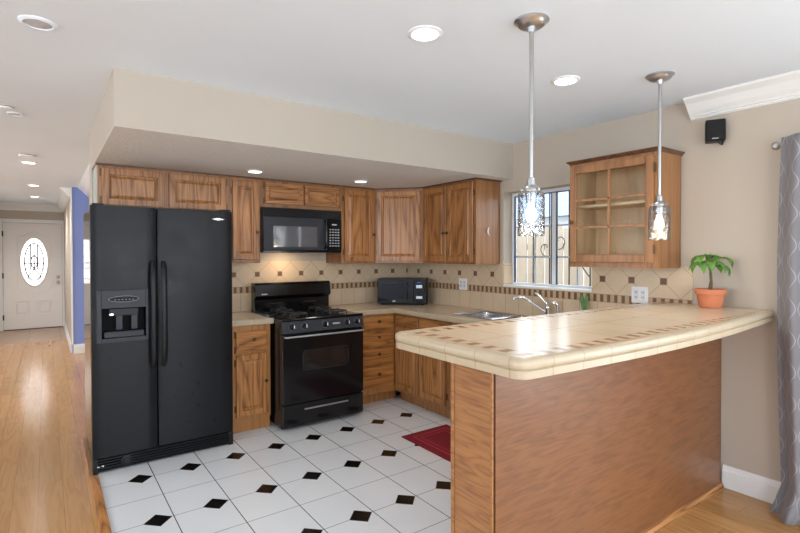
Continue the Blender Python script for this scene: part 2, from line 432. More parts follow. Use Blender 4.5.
# right wall with the kitchen window and the patio door openings
WO = (-1.34, -.44, 1.16, 2.005)          # y0, y1, z0, z1
PO = (-4.6, -2.66, 0, 2.0)
T = .15
struct('wall_right', boxes((WX, WO[1], 0, WX+T, WY, CZ), (WX, WO[0], 0, WX+T, WO[1], WO[2]), (WX, WO[0], WO[3], WX+T, WO[1], CZ),
       (WX, PO[1], 0, WX+T, WO[0], CZ), (WX, PO[0], PO[3], WX+T, PO[1], CZ), (WX, -7, 0, WX+T, PO[0], CZ)), wall_m)
struct('wall_rear', boxes((-4.5, -7.15, 0, -3.3, -7, CZ), (-3.3, -7.15, 0, -.7, -7, .55), (-3.3, -7.15, 2.3, -.7, -7, CZ), (-.7, -7.15, 0, 0, -7, CZ),
       (0, -7.15, 2.25, 2.4, -7, CZ), (2.4, -7.15, 0, 3.0, -7, CZ)), white_w)
struct('wall_left', boxes((-4.65, -7.15, 0, -4.5, -3.4, CZ), (-4.65, -3.4, 0, -4.5, -1.0, .75), (-4.65, -3.4, 2.25, -4.5, -1.0, CZ), (-4.65, -1.0, 0, -4.5, 1.9, CZ), (-4.65, 1.9, 0, -4.5, 4.1, .75), (-4.65, 1.9, 2.25, -4.5, 4.1, CZ), (-4.65, 4.1, 0, -4.5, 6.6, CZ),
       (-4.5, 6.6, 0, -1.34, 6.75, CZ), (-1.46, 6.75, 0, -1.34, 8.6, CZ)), white_w)
DY = 8.42
struct('wall_entry', boxes((-1.46, DY, 0, -1.22, DY+.15, CZ), (-.30, DY, 0, .2, DY+.15, CZ), (-1.22, DY, 2.06, -.30, DY+.15, CZ)), wall_m)
struct('wall_hall', boxes((-.262, 5.17, 0, -.14, DY, CZ)), wall_m)
struct('wall_blue', boxes((-.245, 5.05, 0, 3.4, 5.17, CZ)), blue_m)
struct('wall_inner', boxes((-.04, 1.25, 0, .08, 5.05, CZ)), wall_m)
struct('wall_far_right', boxes((3.4, 1.1, 0, 3.5, 5.2, CZ)), wall_m)

def crown(name, p0, p1, nrm, h=.105, d=.11, z=CZ):
    """moulding from p0 to p1; nrm points from the wall into the room"""
    p0, p1, nrm = Vector(p0), Vector(p1), Vector(nrm)
    pr = [(0, 0), (d, 0), (d, -.014), (d-.012, -.022), (d*.72, -h*.30), (d*.45, -h*.62), (.030, -h*.80), (.030, -h*.86), (.018, -h*.88), (.018, -h*.95), (.009, -h*.97), (.009, -h), (0, -h)]
    bm = B(); loft(bm, [[Vector((p.x, p.y, z)) + nrm*a + Z*b for a, b in pr] for p in (p0, p1)])
    return struct(name, bm, trim_m)
crown('trim_2', (WX, -2.048, 0), (WX, -6.95, 0), -X, .123, .12)
crown('trim_3', (-.04, 1.27, 0), (-.04, 5.05, 0), -X, .13, .13)
crown('trim_4', (-1.34, DY, 0), (-.262, DY, 0), -Y, .13, .12)
crown('trim_5', (-.262, 5.2, 0), (-.262, DY, 0), -X, .13, .12)
def baseb(name, p0, p1, nrm, h=.136, t=.016):
    p0, p1, nrm = Vector(p0), Vector(p1), Vector(nrm)
    pr = [(0, 0), (t, 0), (t, h*.76), (t*.72, h*.80), (t*.72, h*.86), (t*.35, h*.95), (t*.2, h), (0, h)]
    bm = B(); loft(bm, [[Vector((p.x, p.y, 0)) + nrm*a + Z*b for a, b in pr] for p in (p0, p1)])
    return struct(name, bm, trim_m)
baseb('baseboard_right', (WX, -2.246, 0), (WX, PO[1]+.02, 0), -X)
baseb('baseboard_blue', (-.245, 5.05, 0), (-.05, 5.05, 0), -Y)
baseb('baseboard_hall', (-.262, 5.17, 0), (-.262, DY-.02, 0), -X)
struct('trim_6', boxes((-.262, 5.035, .136, -.245, 5.17, CZ-.01)), trim_m)

# entry door
struct('trim_7', boxes((-1.295, DY-.02, 0, -1.225, DY, 2.135), (-.295, DY-.02, 0, -.225-.037, DY, 2.135), (-1.225, DY-.02, 2.065, -.295, DY, 2.135)), trim_m, bevel=.004)
d1 = struct('door_1', boxes((-1.22, DY+.01, .015, -.30, DY+.05, 2.06)), door_m, bevel=.003)
def dpart(name, bm, mat, **k): return build(name, bm, mat, d1, **k)
bm = B()
for x0 in (-1.06, -.70): panel(bm, (x0, DY+.012, .28), X, -Y, .24, .27, [(0, 0), (0, .008), (.02, .003), (.035, .003), (.05, .009)])
dpart('raised_panel', bm, door_m)
def ering(a, b, y, n=40, cx=-.745, cz=1.31): return [Vector((cx + a*math.cos(2*PI*i/n), y, cz + b*math.sin(2*PI*i/n))) for i in range(n)]
bm = B(); loft(bm, [ering(.24, .49, DY+.012), ering(.235, .485, DY-.006), ering(.215, .465, DY-.006), ering(.205, .455, DY+.008)], cap=False)
dpart('oval_frame', bm, door_m, smooth=True)
bm = B(); loft(bm, [ering(.207, .457, DY+.008), ering(.207, .457, DY+.004)])
oval = dpart('oval_glass', bm, emis('daylit_oval_glass', (1, 1, 1, 1), 3))
bm = B()
for x in (-.80, -.745, -.69): cyl(bm, (x, DY+.002, 1.17), (x, DY+.002, 1.66), .010, n=6)
for z in (1.17, 1.28): cyl(bm, (-.93, DY+.002, z), (-.56, DY+.002, z), .009, n=6)
for a, b in ((.15, .36), (.05, .12)):
    r = ering(a, b, DY+.002, 28); tube(bm, r + [r[0]], .010, 6)
for s in (-1, 1):
    tube(bm, smoothpts([(-.745, DY+.002, .9), (-.745+s*.1, DY+.002, 1.0), (-.745+s*.05, DY+.002, 1.1), (-.745, DY+.002, 1.17)]), .009, 6)
dpart('leading', bm, iron)
for z in (1.01, .9):
    bm = B(); lathe(bm, (-.365, DY+.01, z), [(.032, 0), (.032, .008), (.014, .012), (.014, .035), (.028, .045), (.026, .06), (.006, .066)], 16, (0, -1, 0))
    dpart('door_knob' if z < .95 else 'deadbolt', bm, nickel, smooth=True)
for z in (.25, 1.05, 1.85): dpart('hinge', boxes((-1.232, DY-.028, z-.05, -1.212, DY+.008, z+.05)), black_m)
dpart('raised_arch', tube(B(), smoothpts([(-1.0, DY+.008, .78), (-1.0, DY+.008, 1.78), (-.93, DY+.008, 1.80), (-.745, DY+.008, 1.90), (-.56, DY+.008, 1.80), (-.49, DY+.008, 1.78), (-.49, DY+.008, .78), (-1.0, DY+.008, .78)], 4), .007, 6), door_m)
struct('trim_8', boxes((-1.225, DY-.03, 0, -.295, DY+.05, .014)), dark_wood)

# kitchen window
w1 = struct('window_1', boxes((2.955, WO[0], WO[2], 2.99, WO[0]+.03, WO[3]), (2.955, WO[1]-.03, WO[2], 2.99, WO[1], WO[3]), (2.955, WO[0]+.03, WO[3]-.03, 2.99, WO[1]-.03, WO[3]), (2.955, WO[0]+.03, WO[2], 2.99, WO[1]-.03, WO[2]+.025),
     (2.95, -.925, WO[2]+.025, 2.985, -.885, WO[3]-.03)), vinyl, bevel=.003)
build('window_glass', boxes((2.968, WO[0]+.03, WO[2]+.025, 2.971, -.925, WO[3]-.03), (2.968, -.885, WO[2]+.025, 2.971, WO[1]-.03, WO[3]-.03)), pane_m, w1)
build('muntins', boxes(*[(2.972, WO[0]+.03, z-.007, 2.98, WO[1]-.03, z+.007) for z in (1.42, 1.69)], *[(2.972, y-.007, WO[2]+.025, 2.98, y+.007, WO[3]-.03) for y in (-.69, -1.12)]), Mat('muntin_backlit_grey', srgb(176,188,202), .4).mat, w1)  # white muntins coloured grey, their backlit shade painted in
build('gasket', boxes((2.949, -.884, WO[2]+.025, 2.967, -.876, WO[3]-.03), (2.949, -.934, WO[2]+.025, 2.967, -.926, WO[3]-.03), (2.949, -.478, WO[2]+.025, 2.967, -.470, WO[3]-.03), (2.949, WO[0]+.03, WO[3]-.038, 2.967, WO[1]-.03, WO[3]-.03)), dark_gap, w1)
build('window_sill', boxes((2.828, WO[0]+.001, WO[2]-.012, 2.955, WO[1]-.001, WO[2]+.006)), trim_m, w1, bevel=.004)
# patio door behind the curtain
w2 = struct('door_2', boxes((2.9, PO[0], 0, 2.96, PO[0]+.06, 2.0), (2.9, PO[1]-.06, 0, 2.96, PO[1], 2.0), (2.9, PO[0]+.06, 1.94, 2.96, PO[1]-.06, 2.0), (2.9, PO[0]+.06, 0, 2.96, PO[1]-.06, .06), (2.9, -3.67, .06, 2.96, -3.59, 1.94)), vinyl)
build('door_glass', boxes((2.925, PO[0]+.06, .06, 2.932, -3.67, 1.94), (2.925, -3.59, .06, 2.932, PO[1]-.06, 1.94)), pane_m, w2)

# backsplash
TS = WX - .008
struct('wall_backsplash', boxes((.56, WY-.008, .90, WX-.008, WY, 1.38)), splash_b)
struct('wall_backsplash_side', boxes((TS, WO[1], .90, WX, WY-.008, 1.38), (TS, WO[0], .90, WX, WO[1], WO[2]-.012), (TS, -2.065, .90, WX, WO[0], 1.36),
       (WX, WO[1]-.008, WO[2]+.006, 2.955, WO[1], 1.36)), splash_r)

# ------------------------------------------------------------------ cabinets
DP = [(.009, 0), (.009, .007), (0, .007), (0, .016), (.003, .020), (.046, .020), (.049, .006), (.057, .004), (.074, .013)]      # raised panel door
DR = [(.009, 0), (.009, .007), (0, .007), (0, .013), (.004, .018), (.012, .019)]                                                   # slab drawer
def knob(parent, p, N, mat=brass):
    bm = B(); lathe(bm, p, [(.007, 0), (.006, .012), (.014, .018), (.015, .023), (.010, .028), (.002, .029)], 14, N); build('knob', bm, mat, parent, smooth=True)
def hinges(parent, O, U, N, zs, mat=brass):
    for z in zs: build('hinge', plate(B(), Vector(O) + Z*(z-.028) - U*.006, U, N, .012, .056, .010, .004), mat, parent)
def door(root, O, U, N, w, h, mat, kn=None, hinge=None, prof=DP, name='door'):
    O = Vector(O); bm = B(); panel(bm, O, U, N, w, h, prof); d = build(name, bm, mat, root)
    if kn: knob(d, O + U*kn[0] + Z*kn[1] + N*.018, N)
    if hinge is not None:
        hinges(d, (O + U*hinge).to_tuple()[:2] + (0,), U, N, (O.z + h*.13, O.z + h*.87))
    return d
def cabinet(name, loc, label, cat, body, mat, group=None, top=None):
    r = thing(name, loc, label, cat, group); build('body', body, mat, r, bevel=.0015, seg=1); return r
UF = .718                                  # upper run front
UB = 1.046                                 # its back on the tiled wall
ZT = 2.108
mN, mX = -Y, -X
# over the fridge
r = cabinet('upper_cabinet', (.23, UB, 1.80), 'oak cabinet over the black refrigerator with two short doors', 'cabinet', boxes((-.246, UF, 1.80, .708, WY, ZT)), oak_plain)
build('side_panel', boxes((-.252, UF+.02, 1.80, -.2465, WY, ZT)), cab_side, r); tag(r.children[-1], 'pale grey side panel')
door(r, (-.222, UF, 1.815), X, mN, .425, .275, oak_z, hinge=-.006)
door(r, (.237, UF, 1.815), X, mN, .445, .275, oak_z, hinge=.451)
# tall one between fridge and range hood
r = cabinet('upper_cabinet', (.85, UB, 1.37), 'tall narrow oak wall cabinet between refrigerator and black hood microwave', 'cabinet', boxes((.7085, UF, 1.37, .9795, WY-.009, ZT)), oak_plain)
door(r, (.735, UF, 1.40), X, mN, .225, .68, oak_z, kn=(.205, .24), hinge=-.006)
# over the microwave
r = cabinet('upper_cabinet', (1.39, UB, 1.87), 'short oak wall cabinet with two small doors above the hood microwave', 'cabinet', boxes((.980, UF, 1.866, 1.7945, WY, ZT)), oak_plain)
door(r, (1.020, UF, 1.90), X, mN, .365, .185, oak_x, hinge=-.006, prof=[(a*.7, b) for a, b in DP])
door(r, (1.400, UF, 1.90), X, mN, .365, .185, oak_x, hinge=.371, prof=[(a*.7, b) for a, b in DP])
# right of the microwave
r = cabinet('upper_cabinet', (2.0, UB, 1.355), 'oak wall cabinet with one door right of the hood microwave', 'cabinet', boxes((1.795, UF, 1.355, 2.1895, WY-.009, ZT)), oak_plain)
door(r, (1.822, UF, 1.375), X, mN, .345, .71, oak_z, kn=(.327, .27), hinge=-.006)
# diagonal corner
pts = [(2.19, UF), (2.522, .350), (TS-.001, .350), (TS-.001, UB-.001), (2.19, UB-.001)]
bm = prism(B(), pts, 1.355, ZT); r = cabinet('corner_cabinet', (2.6, .8, 1.355), 'diagonal oak corner wall cabinet above the small countertop microwave', 'cabinet', bm, oak_plain)
Ud = Vector((2.522-2.19, .350-UF, 0)); Ld = Ud.length; Ud.normalize(); Nd = Vector((Ud.y, -Ud.x, 0))
door(r, Vector((2.19, UF, 1.375)) + Ud*.025, Ud, Nd, Ld-.05, .71, oak_z, hinge=-.006)
# right run
XF = 2.522
r = cabinet('upper_cabinet', (2.68, -.02, 1.355), 'oak wall cabinet with two doors beside the kitchen window', 'cabinet', boxes((XF, -.405, 1.355, TS-.001, .3495, ZT)), oak_plain)
door(r, (XF, .335, 1.375), -Y, mX, .355, .71, oak_z, kn=(.335, .27))
door(r, (XF, -.035, 1.375), -Y, mX, .345, .71, oak_z, kn=(.02, .27), hinge=.351)
# moulding strip above all uppers, one thing
bm = boxes((-.256, UF-.018, ZT, 2.20, UF+.01, SZ-.001), (XF-.018, -.423, ZT, XF+.01, .345, SZ-.001), (XF, -.423, ZT, WX, -.40, SZ-.001))
prism(bm, [(2.17, UF+.01), (2.185, UF-.02), (2.508, .335), (XF+.01, .345)], ZT, SZ-.001)
struct('trim_9', bm, dark_wood)
# hook on the end panel
_n = 17; bm = tube(B(), [(2.685 + .020*math.cos(a), -.4115, 1.650 + .032*math.sin(a)) for a in [math.radians(75 + 210*i/(_n-1)) for i in range(_n)]], .006, 8, rs=[.001 + .0062*math.sin(PI*i/(_n-1)) for i in range(_n)])
tag(build('wall_hook', bm, white_pl, origin=(2.68, -.407, 1.65), smooth=True), 'small white crescent hook on the end of the oak wall cabinet', 'hook')

# glass door cabinet
gx, gy0, gy1, gz0, gz1 = 2.53, -1.99, -1.357, 1.352, 2.085
t = .018
r = thing('display_cabinet', (2.68, -1.67, gz0), 'oak wall cabinet with a six-pane glass door right of the window', 'cabinet')
bm = boxes((gx, gy0, gz0, WX-.009, gy0+t, gz1), (gx, gy1-t, gz0, WX-.009, gy1, gz1), (gx, gy0+t, gz0, WX-.009, gy1-t, gz0+t), (gx, gy0+t, gz1-t, WX-.009, gy1-t, gz1),
     (gx, gy0+t, gz0+t, gx+.018, gy0+t+.028, gz1-t), (gx, gy1-t-.028, gz0+t, gx+.018, gy1-t, gz1-t), (gx, gy0+t+.028, gz1-t-.03, gx+.018, gy1-t-.028, gz1-t), (gx, gy0+t+.028, gz0+t, gx+.018, gy1-t-.028, gz0+t+.02))
build('body', bm, oak_plain, r)
build('back_panel', boxes((WX-.016, gy0+t, gz0+t, WX-.0095, gy1-t, gz1-t)), cab_in, r)
build('lining', boxes((gx+.03, gy0+t, gz0+t, WX-.017, gy0+t+.002, gz1-t), (gx+.03, gy1-t-.002, gz0+t, WX-.017, gy1-t, gz1-t), (gx+.03, gy0+t, gz0+t, WX-.017, gy1-t, gz0+t+.002), (gx+.03, gy0+t, gz1-t-.002, WX-.017, gy1-t, gz1-t)), cab_in, r)
build('shelf', boxes((gx+.05, gy0+t+.003, 1.775, WX-.017, gy1-t-.003, 1.793)), cab_in, r)
bm = B(); o = .03
loft(bm, [[Vector((gx-a, gy1+a, z)), Vector((gx-a, gy0-a, z)), Vector((WX-.001, gy0-a, z)), Vector((WX-.001, gy1+a, z))] for a, z in ((0, gz1), (.004, gz1+.004), (.008, gz1+.010), (.017, gz1+.015), (.020, gz1+.022), (.018, gz1+.026))])
build('crown_moulding', bm, dark_wood, r); tag(r.children[-1], 'dark stained moulding')
dy0, dy1, dz0, dz1 = gy0+.022, gy1-.012, gz0+.035, gz1-.02; fw = .052
bm = boxes((gx-.019, dy0, dz0, gx-.001, dy0+fw, dz1), (gx-.019, dy1-fw, dz0, gx-.001, dy1, dz1), (gx-.019, dy0+fw, dz0, gx-.001, dy1-fw, dz0+fw), (gx-.019, dy0+fw, dz1-fw, gx-.001, dy1-fw, dz1))
d = build('door', bm, oak_plain, r, bevel=.004)
iz0, iz1 = dz0+fw, dz1-fw; ih = (iz1-iz0)/3; ym = (dy0+dy1)/2
bm = boxes((gx-.017, ym-.008, iz0, gx-.006, ym+.008, iz1), *[(gx-.017, dy0+fw, iz0+ih*k-.008, gx-.006, dy1-fw, iz0+ih*k+.008) for k in (1, 2)])
build('muntins', bm, oak_plain, d)
build('glass', boxes((gx-.0055, dy0+fw-.004, iz0-.004, gx-.003, dy1-fw+.004, iz1+.004)), cab_pane, d)
knob(d, (gx-.019, dy1-.02, 1.67), mX)
hinges(d, (gx-.012, dy0-.006, 0), -Y, mX, (gz0+.12, gz1-.10))

# base cabinets
FY = .425                                 # front plane of the back run
def base_body(x0, x1, y0, y1, toe_dx=0, toe_dy=0):
    return boxes((x0, y0, .10, x1, y1, .866), (x0+toe_dx, y0+toe_dy, 0, x1, y1, .10))
r = cabinet('base_cabinet', (.8, .75, 0), 'narrow honey oak base cabinet between refrigerator and range', 'cabinet', boxes((.605, FY, .10, .955, WY, .866), (.605, FY+.022, 0, .955, WY, .10)), hon_plain)
door(r, (.665, FY, .655), X, mN, .262, .165, hon_x, kn=(.14, .10), prof=[(0,0),(0,.013),(.004,.018),(.018,.019),(.022,.015),(.03,.015)], name='drawer', hinge=-.005)
door(r, (.665, FY, .135), X, mN, .262, .50, hon_z, kn=(.240, .27), hinge=-.006)
r = cabinet('drawer_cabinet', (2.0, .75, 0), 'honey oak base cabinet with four drawers right of the range', 'cabinet', boxes((1.748, FY, .10, 2.29, WY, .866), (1.748, FY+.07, 0, 2.29, WY, .10)), hon_plain)
for z0, z1 in ((.720, .845), (.558, .700), (.390, .540), (.150, .372)):
    door(r, (1.80, FY, z0), X, mN, .405, z1-z0, hon_x, kn=(.225, (z1-z0)*.66), prof=DR, name='drawer')
RX = 2.232
def hollow(y0, y1):      # open-topped carcass, the sink hangs inside
    return boxes((RX, y0, .10, RX+.02, y1, .866), (RX+.02, y0, .10, TS-.001, y0+.018, .74), (RX+.02, y1-.018, .10, TS-.001, y1, .74), (RX+.02, y0+.018, .10, TS-.001, y1-.018, .12), (TS-.015, y0+.018, .12, TS-.001, y1-.018, .74), (RX+.065, y0, 0, TS-.001, y1, .10))
r = cabinet('sink_cabinet', (2.53, .0, 0), 'oak base cabinet with two doors below the sink counter', 'cabinet', hollow(-.415, FY-.001), oak_plain)
door(r, (RX, .400, .765), -Y, mX, .355, .085, oak_y, prof=DR, name='drawer'); door(r, (RX, .020, .765), -Y, mX, .375, .085, oak_y, prof=DR, name='drawer')
door(r, (RX, .400, .135), -Y, mX, .355, .60, oak_z)
door(r, (RX, .020, .135), -Y, mX, .365, .60, oak_z, kn=(.022, .41), hinge=.371)
r = cabinet('sink_cabinet', (2.53, -1.2, 0), 'oak base cabinet running behind the end of the tiled bar', 'cabinet', hollow(-2.02, -.4165), oak_plain)
for k in range(3):
    door(r, (RX, -.445-.51*k, .765), -Y, mX, .47, .085, oak_y, prof=DR, name='drawer'); door(r, (RX, -.445-.51*k, .135), -Y, mX, .47, .60, oak_z)

# ------------------------------------------------------------------ countertops
ctop = counter_top('counter_top_tile', None, .152, .06, .10); cedge = edge_tile('counter_edge_tile', .152, .655, .07)
EZ = [(.012, .868), (.002, .872), (.0, .88), (.0, .905), (.003, .911), (.010, .914), (.022, .914)]
def edge_strip(bm, p0, p1, n, ends=(0, 0)):
    """bullnose tile strip along p0-p1, outward normal n"""
    p0, p1, n = Vector(p0), Vector(p1), Vector(n)
    d = (p1-p0).normalized()
    for q0, q1 in [(p0, p1)]:
        rings = []
        for p in (q0, q1): rings.append([Vector((p.x, p.y, 0)) - n*a + Z*z for a, z in EZ] + [Vector((p.x, p.y, 0)) - n*.022 + Z*.868])
        loft(bm, rings)
CY = .392
r = thing('countertop', (.78, .75, .868), 'short tiled countertop between refrigerator and range', 'countertop')
build('tile_top', boxes((.605, CY+.022, .868, .960, WY-.009, .9135)), ctop, r)
bm = B(); edge_strip(bm, (.605, CY, 0), (.972, CY, 0), -Y); build('edge_tiles', bm, cedge, r)
r = thing('countertop', (2.3, .5, .868), 'L-shaped tiled countertop running from the range round to the sink', 'countertop')
SK = (2.345, 2.755, -1.10, -.30)          # sink cut-out x0 x1 y0 y1
CX = 2.205
build('tile_top', boxes((1.748, CY+.022, .868, TS-.001, WY-.009, .9135), (CX+.022, SK[3], .868, TS-.001, CY+.022, .9135), (CX+.022, -2.018, .868, TS-.001, SK[2], .9135),
      (CX+.022, SK[2], .868, SK[0], SK[3], .9135), (SK[1], SK[2], .868, TS-.001, SK[3], .9135)), ctop, r)
bm = B(); edge_strip(bm, (1.748, CY, 0), (CX+.022, CY, 0), -Y); edge_strip(bm, (CX, CY, 0), (CX, -2.018, 0), -X); build('edge_tiles', bm, cedge, r)

# sink
r = thing('kitchen_sink', (2.55, -.7, .914), 'stainless steel sink set in the tiled counter below the window', 'sink')
def rr3(x0, x1, y0, y1, z, rad): return [Vector((x0+a, y0+b, z)) for a, b in rrect(x1-x0, y1-y0, rad, 5)]
bm = B()
def bowl(y0, y1):
    loft(bm, [rr3(SK[0]-.004, SK[1]-.012, y0-.0, y1+.0, .9155, .05), rr3(SK[0]+.008, SK[1]-.022, y0+.012, y1-.012, .917, .045), rr3(SK[0]+.014, SK[1]-.03, y0+.018, y1-.018, .911, .045),
              rr3(SK[0]+.02, SK[1]-.036, y0+.024, y1-.024, .78, .05), rr3(SK[0]+.05, SK[1]-.066, y0+.054, y1-.054, .765, .05)], cap=False)
    loft(bm, [rr3(SK[0]+.05, SK[1]-.066, y0+.054, y1-.054, .765, .05), rr3(SK[0]+.1, SK[1]-.12, y0+.1, y1-.1, .763, .03)], cap=False)
    bm.faces.new([bm.verts.new(v) for v in rr3(SK[0]+.1, SK[1]-.12, y0+.1, y1-.1, .763, .03)])
bowl(-.69, -.305); bowl(-1.095, -.71)
build('bowls', bm, steel, r, smooth=True)
build('rim', boxes((SK[0]-.018, SK[3]-.006, .9142, SK[1]+.02, SK[3]+.018, .9195), (SK[0]-.018, SK[2]-.018, .9142, SK[1]+.02, SK[2]+.006, .9195), (SK[0]-.018, SK[2]+.006, .9142, SK[0]+.006, SK[3]-.006, .9195), (SK[1]-.02, SK[2]+.006, .9142, SK[1]+.02, SK[3]-.006, .9195), (SK[0]+.006, -.712, .905, SK[1]-.02, -.688, .9195)), steel, r, bevel=.002)
# faucet
fx, fy = 2.765, -.985
r = thing('faucet', (fx, fy, .92), 'chrome kitchen faucet with lever and arched spout in front of the window', 'faucet')
build('base', lathe(B(), (fx, fy, .9195), [(.030, 0), (.028, .008), (.020, .014), (.019, .075), (.022, .085), (.020, .10), (.008, .112)]), chrome, r, smooth=True)
build('spout', tube(B(), smoothpts([(fx-.006, fy+.008, .97), (fx-.03, fy+.055, 1.00), (fx-.075, fy+.13, 1.055), (fx-.10, fy+.165, 1.080), (fx-.12, fy+.200, 1.084), (fx-.14, fy+.230, 1.075), (fx-.143, fy+.235, 1.062)]), .0105), chrome, r, smooth=True)
build('lever', tube(B(), smoothpts([(fx, fy, 1.02), (fx, fy+.02, 1.045), (fx-.01, fy+.055, 1.085), (fx-.02, fy+.085, 1.11), (fx-.028, fy+.11, 1.115)]), .008, rs=[.014, .011]+[.009]*22+[.007]*2), chrome, r, smooth=True)
r = thing('side_sprayer', (fx, fy-.10, .92), 'small chrome side sprayer right of the faucet', 'sprayer')
build('holder', lathe(B(), (fx, fy-.10, .9195), [(.022, 0), (.020, .012), (.014, .02), (.013, .05)]), chrome, r, smooth=True)
build('spray_head', tube(B(), smoothpts([(fx, fy-.10, .965), (fx, fy-.10, 1.02), (fx-.008, fy-.09, 1.048), (fx-.028, fy-.06, 1.055)]), .013), chrome, r, smooth=True)
# plant by the sink
r = thing('succulent', (2.79, -1.335, .914), 'small spiky green plant on the counter behind the bar below the window', 'plant')
px, py = 2.765, -1.325
build('pot', lathe(B(), (px, py, .914), [(.030, 0), (.040, .07), (.042, .072), (.036, .072), (.034, .06), (.001, .06)]), white_pl, r, smooth=True)
for k in range(11):
    a = k*2.4; h = .12 + .07*random.random(); ln = .045*random.random()+.012
    p = [(px, py, .97), (px+math.cos(a)*ln*.4, py+math.sin(a)*ln*.4, .97+h*.6), (px+math.cos(a)*ln, py+math.sin(a)*ln, .97+h)]
    n = 9; q = smoothpts(p, 4); build('leaf', tube(B(), q, .006, 6, rs=[.009, .010, .010, .0095, .009, .008, .006, .004, .001]), leaf2, r, smooth=True)

# ------------------------------------------------------------------ bar
PY, PX = -2.24, .792
r = thing('bar_wall', (1.8, -2.13, 0), 'oak panelled half wall carrying the tiled breakfast bar', 'half wall')
build('front_panel', boxes((PX+.0195, PY, 0, WX-.022, PY+.012, 1.05)), ply, r)
build('core', boxes((PX+.012, PY+.0125, 0, WX-.001, -2.03, 1.05)), wall_m, r)
build('end_panel', boxes((PX, PY+.0085, 0, PX+.0115, -2.034, 1.05)), plyz, r)
build('corner_trim', boxes((PX-.002, PY-.002, 0, PX+.008, PY+.008, 1.05)), plyz, r, bevel=.003)
build('edge_trim', boxes((PX-.005, -2.033, 0, PX+.011, -2.012, 1.05)), plyz, r, bevel=.003)
bm = B(); loft(bm, [[Vector((x, PY-a, z)) for a, z in ((0, 0), (.018, 0), (.018, .012), (.010, .024), (0, .028))] for x in (PX+.02, WX-.022)])
build('base_moulding', bm, oak_x, r)
# bar top outline (slightly bowed to the dining side)
bx0, by1 = .608, -1.835
def bary(x):
    t_ = (x - bx0) / (WX-.001 - bx0); return -2.537 + .032*t_ - .055*math.sin(PI*min(1, t_*1.05))**1
def outline(s):
    rad = .05; p = []
    nx = 22; ya = lambda x: bary(x) + s
    x_l = bx0 + s; yb = by1 - s
    rr_ = max(rad - s, .012)
    for i in range(7):                      # back left corner
        a = PI/2 + (PI/2)*i/6; p.append((x_l + rr_ + rr_*math.cos(a), yb - rr_ + rr_*math.sin(a)))
    yc = ya(x_l + rr_) + rr_
    for i in range(7):
        a = PI + (PI/2)*i/6; p.append((x_l + rr_ + rr_*math.cos(a), yc + rr_*math.sin(a)))
    for i in range(1, nx+1):
        x = x_l + rr_ + (WX-.001 - x_l - rr_)*i/nx; p.append((x, ya(x)))
    p.append((WX-.001, yb)); return p
r = thing('breakfast_bar_top', (1.7, -2.2, 1.058), 'raised bar top of cream tiles with brown mosaic border and rounded edge', 'countertop')
prof = [(.030, 1.052), (.012, 1.052), (.005, 1.055), (.004, 1.079), (.010, 1.083), (.003, 1.087), (.0, 1.096), (.001, 1.106), (.006, 1.114), (.014, 1.118), (.024, 1.119)]
bm = B(); rings = [[Vector((x, y, z)) for x, y in outline(s)] for s, z in prof]; loft(bm, rings + [[Vector((x, y, 1.112)) for x, y in outline(.03)]], cap=False)
build('edge_tiles', bm, edge_tile('bar_edge_tile'), r, smooth=True)
bm = B(); loft(bm, [[Vector((x, y, z)) for x, y in outline(.0245)] for z in (1.052, 1.1188)])
build('tile_top', bm, counter_top('bar_top_tile', (bx0, -2.575, by1), .33, .92, -2.2), r)

# ------------------------------------------------------------------ refrigerator
FX0, FX1, FYd, FT = -.325, .585, .225, 1.768
sx = .065
r = thing('refrigerator', (.13, .6, 0), 'large black side-by-side refrigerator with ice and water dispenser', 'refrigerator')
build('body', boxes((FX0+.004, .315, .02, FX1-.004, 1.03, FT-.012)), fside, r, bevel=.004)
def bowed_door(x0, x1, z0, z1, name):
    n = 12; bm = B(); w = x1-x0; prof_ = []
    for i in range(n+1):
        t_ = i/n; x = x0 + w*t_; e = min(t_, 1-t_)*w
        y = FYd - .006*math.sin(PI*t_) + (.012*(1-min(e/.02, 1))**2)
        prof_.append((x, y))
    pts = [(x0, .312)] + prof_ + [(x1, .312)]
    prism(bm, pts, z0, z1); return build(name, bm, fridge_m, r, bevel=.004, smooth=True)
# freezer door is built round the dispenser opening
dx0, dx1, dz0_, dz1_ = -.296, .008, .862, 1.208
ox0, ox1, oz0, oz1 = dx0+.028, dx1-.016, dz0_+.028, 1.088
def door_y(x):
    t_ = (x - FX0) / (sx-.004-FX0); e = min(t_, 1-t_)*(sx-.004-FX0)
    return FYd - .006*math.sin(PI*t_) + (.012*(1-min(e/.02, 1))**2)
bm = B()
for xa, xb, za, zb in ((FX0, sx-.004, .105, oz0), (FX0, sx-.004, oz1, FT), (FX0, ox0, oz0, oz1), (ox1, sx-.004, oz0, oz1)):
    xs = [xa + (xb-xa)*i/12 for i in range(13)]
    prism(bm, [(xa, .312)] + [(x, door_y(x)) for x in xs] + [(xb, .312)], za, zb)
fd = build('freezer_door', bm, fridge_m, r, smooth=True)
rd = bowed_door(sx+.004, FX1, .105, FT, 'fridge_door')
def fhandle(x, par, s):
    bm = B(); rings = []
    for z, yo, w_ in ((.665, .006, .012), (.68, .022, .016), (.72, .040, .018), (.80, .050, .018), (1.03, .056, .018), (1.26, .050, .018), (1.34, .040, .018), (1.385, .022, .016), (1.40, .006, .012)):
        q = []
        for i in range(12):
            a = 2*PI*i/12; q.append(Vector((x + w_*math.cos(a), FYd - yo - .004 + .013*math.sin(a), z)))
        rings.append(q)
    loft(bm, rings); h = build('handle', bm, black_m, par, smooth=True)
    for z in (.70, 1.36): build('mount', boxes((x-.012, FYd-.03, z-.03, x+.012, FYd+.004, z+.03)), black_m, par) if False else None
    return h
fhandle(sx-.030, fd, -1); fhandle(sx+.036, rd, 1)
